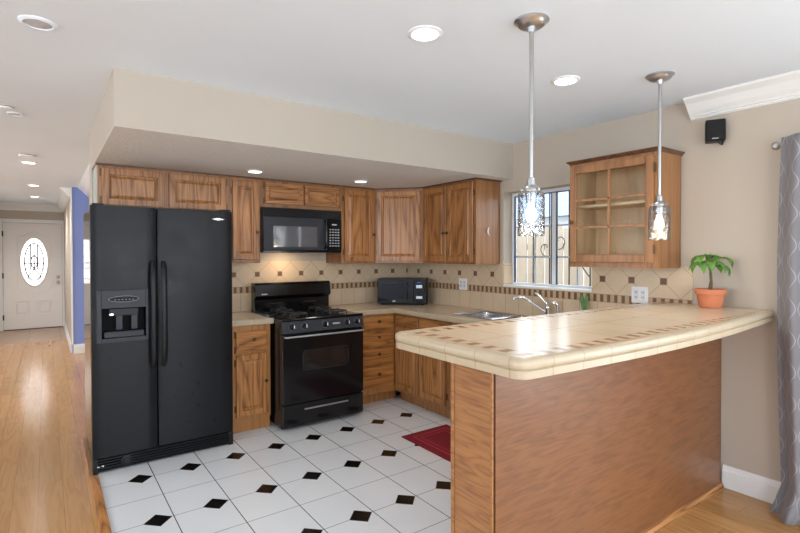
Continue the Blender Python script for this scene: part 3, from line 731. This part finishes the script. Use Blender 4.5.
# dispenser: frame plate with a recessed bay
dsp = build('dispenser', B(), dgrey, fd) if False else None
yf = FYd - .012
bm = B()
ox0, ox1, oz0, oz1 = dx0+.028, dx1-.016, dz0_+.028, 1.088
box(bm, dx0, yf, dz0_, ox0, FYd+.01, dz1_); box(bm, ox1, yf, dz0_, dx1, FYd+.01, dz1_); box(bm, ox0, yf, dz0_, ox1, FYd+.01, oz0); box(bm, ox0, yf, oz1, ox1, FYd+.01, dz1_)
dsp = build('dispenser', bm, dgrey, fd, bevel=.002)
bm = B(); O_ = Vector((-.14, yf-.001, 1.148))
loft(bm, [[O_ + X*a*math.cos(2*PI*i/32) + Z*b*math.sin(2*PI*i/32) - Y*d for i in range(32)] for a, b, d in ((.0895, .0205, 0), (.0895, .0205, .003), (.0875, .0190, .003), (.0875, .0190, .001))])
build('oval_ring', bm, greyp, r)
build('oval_panel', loft(B(), [[O_ + X*.087*math.cos(2*PI*i/32) + Z*.0185*math.sin(2*PI*i/32) - Y*d for i in range(32)] for d in (.0, .0025)]), Mat('oval_panel_black', (.006,.006,.008,1), .4, Specular_IOR_Level=.15).mat, r)
build('key_marks', boxes(*[(-.195+.021*k, yf-.0045, 1.143, -.186+.021*k, yf-.0034, 1.146) for k in range(6)]), greyp, r)
# the bay sits just behind the frame, in front of the door skin
build('bay', boxes((ox0, FYd+.068, oz0, ox1, FYd+.072, oz1), (ox0, FYd+.012, oz0, ox0+.002, FYd+.068, oz1), (ox1-.002, FYd+.012, oz0, ox1, FYd+.068, oz1), (ox0+.002, FYd+.012, oz0, ox1-.002, FYd+.068, oz0+.002), (ox0+.002, FYd+.012, oz1-.002, ox1-.002, FYd+.068, oz1)), Mat('dispenser_bay_black', (.004,.004,.005,1), .6, Specular_IOR_Level=.1).mat, r)
build('drip_tray', boxes((ox0+.012, yf-.012, oz0+.004, ox1-.012, yf+.055, oz0+.045)), dgrey, r, bevel=.006)
for x0_ in (-.185, -.095): build('paddle', boxes((x0_, yf+.022, .940, x0_+.040, yf+.034, 1.050)), dgrey, r, bevel=.004)
build('spout_cover', boxes((-.225, yf+.020, 1.035, -.05, yf+.06, 1.085)), black_m, r, bevel=.004)
build('ice_glint', boxes((-.222, yf+.016, 1.040, -.200, yf+.019, 1.052)), silver, r)
build('emblem', loft(B(), [[Vector((.479 + a*.05*k, FYd-.0075-d, 1.706 + b*.011*k)) for a, b in ((-1, 0), (-.45, .55), (0, 1), (.45, .55), (1, 0), (.45, -.55), (0, -1), (-.45, -.55))] for d, k in ((0, 1), (.0025, 1), (.004, .8))]), silver, rd)
for x in (FX0+.01, FX1-.075): build('hinge_cover', boxes((x, .235, FT, x+.065, .34, FT+.014)), black_m, r, bevel=.004)
bm = boxes((FX0+.002, .272, .0, FX1-.002, .33, .10))
for k in range(5): rbox(bm, (FX0+.004, .272, .010+.018*k), X, -Y, FX1-FX0-.008, .009, .040)
rbox(bm, (FX0+.002, .272, 0), X, -Y, .03, .1, .043); rbox(bm, (FX1-.032, .272, 0), X, -Y, .03, .1, .043)
g = build('kick_grille', bm, black_m, r)
build('filter_cap', lathe(B(), (-.128, .232, .052), [(.036, 0), (.036, .006), (.028, .008), (.026, .004), (.022, .010), (.002, .012)], 24, (0, -1, 0)), black_m, r, smooth=True)
build('screw_mark', boxes((-.30, .227, .045, -.285, .2295, .052), (-.275, .227, .045, -.262, .2295, .052)), silver, r)

# ------------------------------------------------------------------ range
GX0, GX1, GY = .976, 1.738, .222
r = thing('gas_range', (1.357, .6, 0), 'black freestanding gas range with four burners and backguard', 'range')
build('body', boxes((GX0, GY+.03, .03, GX1, .955, .895)), black, r, bevel=.003)
build('leg_skirt', boxes((GX0+.03, GY+.09, .0, GX1-.03, .96, .03)), black_m, r)
bm = B(); rr = [(GY+.0, .905), (GY+.0, .900), (GY+.02, .892)]
loft(bm, [[Vector((x, y, z)) for y, z in ((GY+.012, .898), (GY+.004, .903), (GY+.004, .912), (GY+.012, .918), (GY+.03, .912), (.874, .912), (.874, .898))] for x in (GX0-.002, GX1+.002)])
build('cooktop', bm, black, r, bevel=.002)
# control panel tilted back
bm = B(); loft(bm, [[Vector((x, y, z)) for y, z in ((GY+.03, .80), (GY-.012, .803), (GY-.006, .83), (GY+.006, .896), (GY+.03, .897))] for x in (GX0, GX1)])
cp = build('control_panel', bm, dgrey, r, bevel=.002); tag(cp, 'dark grey control panel')
for x in (1.055, 1.165, 1.355, 1.565, 1.665):
    bm = B(); lathe(bm, (x, GY-.003, .853), [(.027, 0), (.026, .006), (.021, .009), (.019, .026), (.016, .029), (.001, .029)], 22, (0, -1, -.15))
    box(bm, x-.004, GY-.040, .836, x+.004, GY-.022, .868)
    k = build('knob', bm, black, cp, smooth=True)
    build('pointer', boxes((x+.005, GY-.036, .844, x+.015, GY-.0325, .868)), white_pl, k)
    build('dial_marks', loft(B(), [[Vector((x + q*math.cos(2*PI*i/24), GY-.007+.15*(q*math.sin(2*PI*i/24)), .853+q*math.sin(2*PI*i/24))) for i in range(24)] for q in (.0278, .0288)], cap=False), greyp, k)
build('clock_mark', boxes((1.43, GY-.0065, .846, 1.50, GY-.004, .858)), greyp, cp)
# oven door
od = build('oven_door', plate(B(), (GX0+.004, GY+.03, .222), X, -Y, GX1-GX0-.008, .57, .038, .012), black, r, smooth=True)
build('oven_window', plate(B(), (1.155, GY-.0075, .49), X, -Y, .42, .155, .002, .025), oven_glass, od)
bm = B(); ring = [Vector((1.150+a, GY-.009, .485+b)) for a, b in rrect(.43, .165, .03)]
build('window_rim', tube(B(), ring + [ring[0]], .0022, 6), dgrey, od)
build('handle', tube(B(), [(GX0+.02, GY-.008, .772), (GX0+.02, GY-.042, .775), (GX0+.05, GY-.05, .776), (GX1-.05, GY-.05, .776), (GX1-.02, GY-.042, .775), (GX1-.02, GY-.008, .772)], .008, 10), Mat('grey_handle_trim', (.42,.42,.43,1), .3, .7).mat, od, smooth=True)
dr = build('storage_drawer', plate(B(), (GX0+.004, GY+.03, .035), X, -Y, GX1-GX0-.008, .178, .034, .01), black, r, smooth=True)
build('handle', boxes((1.165, GY-.020, .160, 1.575, GY-.003, .170)), Mat('silver_pull', (.5,.5,.52,1), .3, .8).mat, dr, bevel=.003)
# backguard
bm = B(); loft(bm, [[Vector((x, y, z)) for y, z in ((.875, .90), (.875, 1.03), (.850, 1.045), (.832, 1.06), (.850, 1.165), (.865, 1.182), (.955, 1.182), (.955, .90))] for x in (GX0+.0, GX1)])
bg_ = build('backguard', bm, black, r, bevel=.004)
build('badge', boxes((1.03, .831, 1.075, 1.085, .840, 1.084)), silver, bg_)
for x in (1.12, 1.47): build('vent', boxes((x, .870, .985, x+.13, .8755, .992)), dgrey, bg_)
# burners and grates
for bx_ in (1.165, 1.55):
    for by_ in (.40, .70):
        bm = B(); lathe(bm, (bx_, by_, .9125), [(.095, 0), (.09, .003), (.05, .001)], 28); pan = build('drip_pan', bm, black, r, smooth=True)
        build('burner_cap', lathe(B(), (bx_, by_, .9135), [(.038, 0), (.040, .012), (.036, .020), (.001, .022)], 22), Mat('burner_aluminium', (.35,.35,.34,1), .4, .6).mat if False else black_r, pan, smooth=True)
        bm = B(); rg = [(bx_+.09*math.cos(2*PI*i/28), by_+.09*math.sin(2*PI*i/28), .938) for i in range(29)]
        tube(bm, rg, .0055, 8)
        for k in range(4):
            a = PI/4 + k*PI/2; c_, s_ = math.cos(a), math.sin(a)
            tube(bm, [(bx_+.11*c_, by_+.11*s_, .913), (bx_+.105*c_, by_+.105*s_, .945), (bx_+.045*c_, by_+.045*s_, .945)], .0055, 8)
        build('grate', bm, black_r, r, smooth=True)
tag(r.children[-1], None)
build('spoon_rest_plate', lathe(B(), (1.60, .355, .9465), [(.03, 0), (.034, .002), (.036, .004), (.03, .003), (.001, .002)], 24), silver, r, smooth=True) if False else None

# ------------------------------------------------------------------ hood microwave
MX0, MX1, MY, MZ0, MZ1 = .981, 1.757, .640, 1.462, 1.862
r = thing('hood_microwave', (1.37, .85, MZ0), 'black over-the-range microwave hood mounted under the short oak cabinet', 'microwave')
build('body', boxes((MX0, MY+.035, MZ0, MX1, WY-.009, MZ1)), black_m, r, bevel=.003)
bm = boxes((MX0, MY+.012, 1.785, MX1, MY+.0345, MZ1))
for k in range(6): rbox(bm, (MX0+.006, MY+.012, 1.790+.0118*k), X, -Y, MX1-MX0-.012, .006, .008, e=.002)
build('vent_grille', bm, black_m, r)
hd = build('door', plate(B(), (MX0+.002, MY+.0345, MZ0+.022), X, -Y, .615, .295, .034, .01), dgrey, r, smooth=True)
build('window', plate(B(), (1.068, MY, 1.510), X, -Y, .43, .19, .002, .006), mw_glass, hd)
build('handle', tube(B(), smoothpts([(1.575, MY+.002, 1.50), (1.575, MY-.028, 1.53), (1.575, MY-.034, 1.62), (1.575, MY-.028, 1.73), (1.575, MY+.002, 1.765)]), .011), black, hd, smooth=True)
cpn = build('control_panel', plate(B(), (1.601, MY+.0345, MZ0+.022), X, -Y, .154, .295, .034, .006), black, r, smooth=True)
bm = B()
for i in range(4):
    for j in range(7): box(bm, 1.624+.029*i, MY-.0012, 1.52+.026*j, 1.640+.029*i, MY+.001, 1.530+.026*j)
build('keypad', bm, greyp, cpn); build('display', boxes((1.65, MY-.0012, 1.722, 1.70, MY+.001, 1.732)), greyp, cpn)
build('bottom_lip', boxes((MX0, MY+.01, MZ0, MX1, MY+.0345, MZ0+.019)), black, r, bevel=.003)
area('microwave_hood_lamp', (1.30, .86, MZ0-.006), (1.30, 1.0, .9), .10, .06, 1.6, (1, .72, .45))

# ------------------------------------------------------------------ countertop microwave (turned a little to the room)
mc = Vector((2.405, .66, .914)); 
U_ = Vector((.742, -.67, 0)).normalized(); N_ = Vector((U_.y, -U_.x, 0))
W_, H_, D_ = .515, .262, .30
Om = Vector((2.262, .785, .914+.012))
r = thing('countertop_microwave', (2.5, .73, .914), 'small black microwave oven standing in the counter corner', 'microwave')
bm = B(); rbox(bm, Om - N_*D_, U_, N_, W_, H_, D_-.022, e=.003); build('body', bm, black_m, r, bevel=.003)
build('foot', boxes(*[((Om - N_*q + U_*s).x-.012, (Om - N_*q + U_*s).y-.012, .9142, (Om - N_*q + U_*s).x+.012, (Om - N_*q + U_*s).y+.012, .927) for q in (.05, .27) for s in (.04, .47)]), black_m, r)
md = build('door', plate(B(), Om - N_*.0215, U_, N_, W_*.735, H_, .0215, .006), black, r, smooth=True)
build('window', plate(B(), Om + U_*.045 + Z*.055, U_, N_, .235, .155, .0012, .005), Mat('microwave_dark_window', (.008,.009,.014,1), .12, Specular_IOR_Level=.3).mat, md)
build('badge', plate(B(), Om + U_*.155 + Z*.022, U_, N_, .034, .013, .0012, .003), silver, md)
build('handle', tube(B(), smoothpts([Om + U_*.315 + Z*.05, Om + U_*.315 + N_*.02 + Z*.07, Om + U_*.312 + N_*.024 + Z*.13, Om + U_*.315 + N_*.02 + Z*.20, Om + U_*.315 + Z*.22]), .007), black, md, smooth=True)
mp = build('control_panel', plate(B(), Om - N_*.0215 + U_*(W_*.735+.002), U_, N_, W_*.265-.002, H_, .0215, .005), black, r, smooth=True)
u0 = W_*.735 + .028
build('display', plate(B(), Om + U_*u0 + Z*.165, U_, N_, .064, .034, .0012, .003), display_m, mp)
build('label_plate', plate(B(), Om + U_*u0 + Z*.055, U_, N_, .064, .028, .0012, .003), display_m, mp)
build('keypad', [plate(bm_, Om + U_*(u0+.023*i) + Z*(.095+.022*j), U_, N_, .017, .014, .0012, .002) for bm_ in [B()] for i in range(3) for j in range(3)][0], dgrey, mp)
build('brand_mark', plate(B(), Om + U_*(u0+.008) + Z*.218, U_, N_, .044, .010, .0012, .003), Mat('blue_mark', srgb(70,110,190), .4).mat, mp)

# ------------------------------------------------------------------ wall fittings
def outlet(x, y, z, w, h, label):
    r = thing('wall_outlet', (x, y, z), label, 'outlet')
    pl = build('cover_plate', plate(B(), (x, y+w/2, z-h/2), -Y, -X, w, h, .006, .006), white_pl, r, smooth=True)
    a = -.022 if w > .1 else 0
    bm = B()
    if w > .1:
        plate(bm, (x-.006, y+.040, z-.034), -Y, -X, .034, .068, .0025, .004)
        plate(bm, (x-.006, y-.008, z-.034), -Y, -X, .034, .068, .0025, .012)
    else:
        plate(bm, (x-.006, y+.017, z-.034), -Y, -X, .034, .068, .0025, .01)
    build('insert', bm, Mat('outlet_insert', srgb(220,222,226), .4).mat, r)
    bm = B()
    for dz in (-.017, .017):
        for dy in ((.024, -.024) if w > .1 else (0,)):
            box(bm, x-.0095, y+dy-.007, z+dz-.004, x-.008, y+dy-.004, z+dz+.006); box(bm, x-.0095, y+dy+.004, z+dz-.004, x-.008, y+dy+.007, z+dz+.006)
    build('slots', bm, black_m, r)
outlet(TS, .088, 1.145, .115, .115, 'white outlet plate on the backsplash left of the window')
outlet(TS, -1.718, 1.156, .118, .115, 'white double outlet plate on tiles below the glass door cabinet')

# wall speaker
r = thing('wall_speaker', (2.80, -2.205, 2.13), 'small black speaker high on the wall beside the crown moulding', 'speaker')
Us = Vector((.42, -.90, 0)).normalized(); Ns = Vector((Us.y, -Us.x, 0)); Os = Vector((2.740, -2.172, 2.135))
Vs = (Z + Ns*(-.10)).normalized()
bm = B(); plate(bm, Os - Ns*.075, Us, Ns, .105, .135, .075, .008, V=Vs); build('body', bm, black_m, r, smooth=True)
build('grille', plate(B(), Os + Us*.004 + Vs*.004, Us, Ns, .097, .127, .005, .008, V=Vs), Mat('speaker_cloth', (.008,.008,.009,1), .9).mat, r)
build('badge', plate(B(), Os + Us*.034 + Vs*.012 + Ns*.0055, Us, Ns, .035, .006, .001, .001, V=Vs), silver, r)
build('bracket', tube(B(), [(WX, -2.235, 2.16), (WX-.03, -2.235, 2.118), (WX-.05, -2.235, 2.120), (WX-.06, -2.23, 2.15)], .008), dgrey, r, smooth=True)

# ------------------------------------------------------------------ ceiling lamps
def downlight(x, y, z, label, on=True, rad=.078, power=18, col=(1, .96, .91)):
    r = thing('recessed_light', (x, y, z), label, 'ceiling light', 'round recessed ceiling lights')
    build('trim_ring', lathe(B(), (x, y, z-.0003), [(rad, 0), (rad, -.004), (rad*.82, -.010), (rad*.76, -.008), (rad*.74, -.001)], 32), white_pl if on else ceil_m, r, smooth=True)
    build('lens', lathe(B(), (x, y, z-.0045), [(rad*.73, 0), (rad*.6, -.003), (.001, -.005)], 28), lamp_m if on else lamp_off, r, smooth=True)
    if on:
        d = bpy.data.lights.new('downlight_lamp', 'SPOT'); d.energy = power; d.color = col; d.spot_size = math.radians(140); d.spot_blend = .8; d.shadow_soft_size = .06
        o = bpy.data.objects.new('downlight_lamp', d); scene.collection.objects.link(o); o.parent = r; o.location = (0, 0, -.03)
downlight(.820, -1.806, CZ, 'lit recessed light in the ceiling, left of the first pendant')
downlight(1.838, -1.812, CZ, 'lit recessed light in the ceiling between the two pendants')
downlight(.818, .385, SZ, 'lit recessed light in the soffit above the tall narrow cabinet', rad=.068, power=8)
downlight(1.797, .350, SZ, 'lit recessed light in the soffit right of the hood microwave', rad=.068, power=8)
downlight(-.699, 3.02, CZ, 'nearest lit recessed light in the hallway ceiling', power=50)
downlight(-.690, 5.12, CZ, 'middle lit recessed light in the hallway ceiling', power=60)
downlight(-.700, 6.75, CZ, 'farthest lit recessed light in front of the entry door', power=95)
downlight(-.579, -.924, CZ, 'unlit recessed light in the ceiling at the top left corner', on=False, rad=.068)
downlight(-.725, .83, CZ, 'unlit recessed light beside the smoke detector at the left', on=False, rad=.05)
def detector(x, y, label, rad=.06):
    r = thing('smoke_detector', (x, y, CZ), label, 'smoke detector')
    build('base', lathe(B(), (x, y, CZ), [(rad, 0), (rad, -.008), (rad*.92, -.018), (rad*.5, -.022), (.001, -.022)], 28), white_pl, r, smooth=True)
    build('vent_slots', lathe(B(), (x, y, CZ-.003), [(rad*1.004, 0), (rad*1.004, -.005)], 28), dgrey, r)
detector(-.772, .66, 'flat smoke detector on the ceiling at the left edge', .05)
detector(-.70, 2.56, 'round white detector on the ceiling just before the hallway lights', .075)

def pendant(x, y, label, ztop=1.705):
    r = thing('pendant_lamp', (x, y, CZ), label, 'pendant light', 'glass pendants over the bar')
    build('canopy', lathe(B(), (x, y, CZ), [(.072, 0), (.073, -.006), (.066, -.011), (.062, -.013), (.058, -.020), (.050, -.026), (.016, -.030), (.013, -.05), (.001, -.05)], 32), canopy_m, r, smooth=True)
    build('rod', cyl(B(), (x, y, CZ-.045), (x, y, ztop+.05), .0092, n=14), nickel, r, smooth=True)
    build('socket', lathe(B(), (x, y, ztop), [(.010, .062), (.018, .058), (.020, .03), (.030, .022), (.034, .016), (.034, .004), (.024, 0), (.020, -.045), (.001, -.045)], 24), nickel, r, smooth=True)
    bm = B()
    for k in range(3):
        a = 2*PI*k/3 + .4; c_, s_ = math.cos(a), math.sin(a); lathe(bm, (x+.034*c_, y+.034*s_, ztop+.010), [(.005, 0), (.006, .012), (.001, .013)], 10, (c_, s_, 0))
    build('thumb_screw', bm, nickel, r, smooth=True)
    h = .185; bm = B()
    n = 40; rings = []
    for rr2, dz in ((.030, 0), (.048, -.001), (.0545, -.006), (.056, -.02), (.056, -h*.5), (.056, -h+.002), (.0535, -h), (.0525, -h+.003), (.0525, -h*.5), (.0525, -.02), (.050, -.009), (.030, -.005)):
        rings.append([Vector((x + rr2*math.cos(2*PI*i/n), y + rr2*math.sin(2*PI*i/n), ztop + dz)) for i in range(n)])
    loft(bm, rings + [rings[0]], cap=False); build('glass_shade', bm, shade_m, r, smooth=True)
    build('bulb', lathe(B(), (x, y, ztop-.045), [(.012, 0), (.013, -.012), (.020, -.03), (.024, -.05), (.021, -.068), (.012, -.08), (.001, -.083)], 20), bulb_m, r, smooth=True)
    d = bpy.data.lights.new('pendant_glow', 'POINT'); d.energy = 2.5; d.specular_factor = 0; d.color = (1, .8, .55); d.shadow_soft_size = .03
    o = bpy.data.objects.new('pendant_glow', d); scene.collection.objects.link(o); o.parent = r; o.location = (0, 0, ztop-.16-CZ)
pendant(1.110, -2.162, 'nearer hanging pendant with hammered glass cylinder in front of the window')
pendant(2.195, -2.163, 'farther hanging pendant with glass cylinder in front of the glass door cabinet')

# ------------------------------------------------------------------ potted plant on the bar
px, py, pz = 2.70, -2.222, 1.119
r = thing('potted_plant', (px, py, pz), 'money tree in a terracotta pot at the wall end of the bar', 'plant')
pot = build('pot', lathe(B(), (px, py, pz), [(.056, 0), (.060, .003), (.073, .078), (.0735, .08), (.082, .082), (.085, .108), (.084, .112), (.077, .112), (.074, .098), (.001, .096)], 36), terracotta, r, smooth=True)
build('soil', lathe(B(), (px, py, pz+.0965), [(.0735, 0), (.06, .006), (.001, .008)], 28), soil, r)
build('stem', tube(B(), smoothpts([(px+.004, py, pz+.10), (px+.012, py, pz+.14), (px-.004, py-.004, pz+.18), (px+.002, py, pz+.225)]), .008), bark, r, smooth=True)
build('stem', tube(B(), smoothpts([(px-.008, py+.004, pz+.10), (px-.008, py, pz+.14), (px+.008, py, pz+.17), (px-.004, py, pz+.215)]), .006), bark, r, smooth=True)
def pleaf(c, d, L, w, droop):
    """leaf hanging from point c in horizontal direction d"""
    d = Vector(d).normalized(); s = Vector((-d.y, d.x, 0)); bm = B(); rows = []
    n = 9; p = Vector(c); ang = .1
    for i in range(n+1):
        t_ = i/n; wd = w * (math.sin(PI*min(1, t_**.8)) + .02) * .5
        rows.append([bm.verts.new(p - s*wd + Z*.004), bm.verts.new(p - s*wd*.5 + Z*.0), bm.verts.new(p - Z*.003), bm.verts.new(p + s*wd*.5), bm.verts.new(p + s*wd + Z*.004)])
        p = p + (d*math.cos(ang) + Z*math.sin(ang)) * (L/n); ang -= droop/n
    for a, b in zip(rows, rows[1:]):
        for i in range(4): bm.faces.new((a[i], a[i+1], b[i+1], b[i]))
    o = build('leaf', bm, leaf, r, smooth=True); m_ = o.modifiers.new('thickness', 'SOLIDIFY'); m_.thickness = .0015
top = Vector((px, py, pz+.225))
rt = Vector((math.cos(.6261), -math.sin(.6261), 0)); fw_ = Vector((math.sin(.6261), math.cos(.6261), 0))
tips = [(-1, -.3, .080, .235), (1, -.2, .060, .265), (-.6, .1, .045, .275), (.6, -.7, .035, .22), (.2, .4, .03, .28), (-.5, -.9, .05, .245)]
for k, (a, b, ln, h) in enumerate(tips):
    d_ = (rt*a + fw_*b).normalized(); c_ = top + d_*ln + Z*(h-.20)*1.0 + Z*.01
    build('leaf_stalk', tube(B(), smoothpts([top - Z*.02, top + d_*ln*.5 + Z*(h-.18), c_], 4), .0022, 6), leaf, r, smooth=True)
    for j in range(3):
        aa = (j-1)*.95; dd = Vector((d_.x*math.cos(aa) - d_.y*math.sin(aa), d_.x*math.sin(aa) + d_.y*math.cos(aa), 0))
        if (c_ + dd*.09).x > WX-.03: dd = Vector((-abs(dd.x), dd.y, 0))
        pleaf(c_, dd, .085+.018*((k*3+j) % 3), .042, 1.75+.35*(j % 2))

# ------------------------------------------------------------------ rug
r = thing('rug', (2.0, -.85, 0), 'dark red rectangular rug on the white tiles before the sink', 'rug')
rug_m = Mat('red_rug_pile', srgb(124,14,30), .95); _n = rug_m.noise(rug_m.coord('Object'), 300, 2); rug_m.color(rug_m.mix(_n, srgb(104,10,24), srgb(140,22,38))); rug_m.bump(_n, .6, .003)
rug_l = Mat('lighter_red_stripe', srgb(158,44,56), .95).mat
RG = (1.70, 2.17, -1.30, -.41)
build('pile', boxes((RG[0], RG[2], .0005, RG[1], RG[3], .009)), rug_m.mat, r, bevel=.003)
def frame_b(s, w): 
    x0, x1, y0, y1 = RG[0]+s, RG[1]-s, RG[2]+s, RG[3]-s
    return [(x0, y0, .0092, x1, y0+w, .0102), (x0, y1-w, .0092, x1, y1, .0102), (x0, y0+w, .0092, x0+w, y1-w, .0102), (x1-w, y0+w, .0092, x1, y1-w, .0102)]
build('border_stripe', boxes(*frame_b(.06, .018)), rug_l, r); build('border_stripe', boxes(*frame_b(.105, .012)), rug_l, r)

# ------------------------------------------------------------------ curtain and rod
def curtain_mat():
    m = Mat('grey_ogee_curtain', srgb(134,130,140), .8); uv = m.n('UVMap'); sp = m.n('SeparateXYZ'); m.link(uv.outputs[0], sp.inputs[0])
    u, v = E(m.t, sp.outputs[0]), E(m.t, sp.outputs[1])
    s = (v * (2*PI/.17)).sin() * .0155; p = .084
    a = ((u + s).mod(p) - p/2).abs() < .0022; b = ((u - s + p*.5).mod(p) - p/2).abs() < .0022
    n = m.noise(m.coord('Object'), 400, 2)
    c = m.mix(n, srgb(114,111,114), srgb(132,129,132)); c = m.mix(a.max(b), c, srgb(162,158,162)); m.color(c); m.b.inputs['Sheen Weight'].default_value = .25
    m.bump(n, .2, .001)
    return m.mat
def curtain():
    me = bpy.data.meshes.new('curtain'); bm = B(); uvl = bm.loops.layers.uv.new('UVMap')
    y0, y1, z0, z1 = -2.56, -3.03, .004, 2.085; nu, nv = 90, 40; grid = []; us = []
    L = 0; prev = None
    for i in range(nu+1):
        t_ = i/nu; y = y0 + (y1-y0)*t_; x = 2.712 + .042*math.sin(t_*2*PI*3.3 + .9)
        if prev: L += math.hypot(x-prev[0], y-prev[1])
        prev = (x, y); us.append(L)
    for j in range(nv+1):
        z = z0 + (z1-z0)*j/nv; row = []; hf = 1 - j/nv
        for i in range(nu+1):
            t_ = i/nu; fl = max(0, 1 - (z/.16)) if z < .16 else 0
            amp = (.026 + .022*hf) ; y = y0 + (y1-y0)*t_ + .018*math.sin(hf*4.0)*(1-t_) + fl*.045*(1-t_)
            x = 2.712 + amp*math.sin(t_*2*PI*3.3 + .9 + .25*math.sin(hf*5)) - fl*.05
            row.append(bm.verts.new((min(x, WX-.02), y, z)))
        grid.append(row)
    for j in range(nv):
        for i in range(nu):
            f = bm.faces.new((grid[j][i], grid[j][i+1], grid[j+1][i+1], grid[j+1][i]))
            for lp, (a, b) in zip(f.loops, ((i, j), (i+1, j), (i+1, j+1), (i, j+1))): lp[uvl].uv = (us[a], z0 + (z1-z0)*b/nv)
    o = build('curtain', bm, curtain_mat(), origin=(2.745, -2.78, 0), smooth=True); m_ = o.modifiers.new('thickness', 'SOLIDIFY'); m_.thickness = .003
    tag(o, 'grey floor length curtain with pale ogee pattern at the right edge', 'curtain')
curtain()
r = thing('curtain_rod', (2.785, -2.6, 2.052), 'brushed metal curtain rod with round finial above the grey curtain', 'curtain rod')
build('rod', cyl(B(), (2.785, -2.553, 2.052), (2.785, -4.8, 2.052), .010, n=14), nickel, r, smooth=True)
bm = B(); lathe(bm, (2.785, -2.553, 2.052), [(.010, 0), (.014, .002), (.014, .008), (.010, .012), (.012, .018), (.021, .026), (.023, .038), (.017, .050), (.002, .055)], 20, (0, 1, 0)); build('finial', bm, nickel, r, smooth=True)
bm = cyl(B(), (2.785, -2.60, 2.04), (WX, -2.60, 2.04), .006, n=10); lathe(bm, (WX, -2.60, 2.04), [(.022, 0), (.020, .006), (.001, .006)], 18, (-1, 0, 0)); build('bracket', bm, nickel, r, smooth=True)

# ------------------------------------------------------------------ outside the kitchen window
struct('ground', boxes((3.05, -8, -.05, 14, 8, -.01)), Mat('garden_ground', srgb(150,140,124), .9).mat)
bm = B(); y = -4.0; k = 0
fm = Mat('weathered_fence_boards', srgb(226,220,206), .85); _v = fm.coord('Object', (8, 8, .6)); fm.color(fm.mix(fm.noise(_v, 2, 4), srgb(168,156,138), srgb(206,198,184)))
while y < 4.5:
    box(bm, 4.60 + .012*(k % 2), y, 0, 4.62 + .012*(k % 2), y+.125, 1.78 + .02*math.sin(k*1.7)); y += .14; k += 1
r = thing('garden_fence', (4.6, 0, 0), 'pale vertical board fence seen through the kitchen window', 'fence')
build('boards', bm, fm.mat, r)
build('rail', boxes((4.635, -4, 1.5, 4.68, 4.5, 1.58), (4.635, -4, .4, 4.68, 4.5, .48)), fm.mat, r)
r = thing('security_grille', (3.06, -.89, 1.15), 'black iron bars with scrolls outside the kitchen window', 'window bars')
bm = B()
for y in (-.60, -.78, -.98, -1.18): cyl(bm, (3.06, y, 1.12), (3.06, y, 2.04), .006, n=8)
build('bar', bm, iron, r)
build('rail', boxes((3.052, -1.36, 1.12, 3.068, -.42, 1.135), (3.052, -1.36, 2.025, 3.068, -.42, 2.04), *[(2.990, y, z, 3.052, y+.012, z+.015) for y in (-1.358, -.432) for z in (1.12, 2.025)]), iron, r)
bm = B()
for (cy, cz, s) in ((-.88, 1.56, 1), (-1.08, 1.66, -1), (-1.10, 1.45, 1), (-1.02, 1.85, 1), (-.74, 1.50, -1)):
    tube(bm, [(3.06, cy + s*(.008+.0065*k)*math.cos(k*.45), cz + (.008+.0065*k)*math.sin(k*.45)) for k in range(12)], .004, 6)
tube(bm, smoothpts([(3.06, -1.18, 1.25), (3.06, -1.10, 1.36), (3.06, -1.12, 1.5), (3.06, -1.02, 1.62), (3.06, -1.04, 1.8), (3.06, -.98, 1.95)]), .005, 6)
build('scroll', bm, iron, r)
r = thing('neighbour_roof', (9, 2, 0), 'blue grey neighbouring house beyond the garden fence', 'house')
build('wall', boxes((9, -3, 0, 12, 9, 2.3)), Mat('pale_stucco', srgb(196,204,212), .9).mat, r)
bm = B(); loft(bm, [[Vector((8.7, y, 2.3)), Vector((10.5, y, 3.1)), Vector((12.3, y, 2.3))] for y in (-3.3, 9.3)]); build('roof', bm, Mat('blue_grey_shingles', srgb(120,136,156), .9).mat, r)
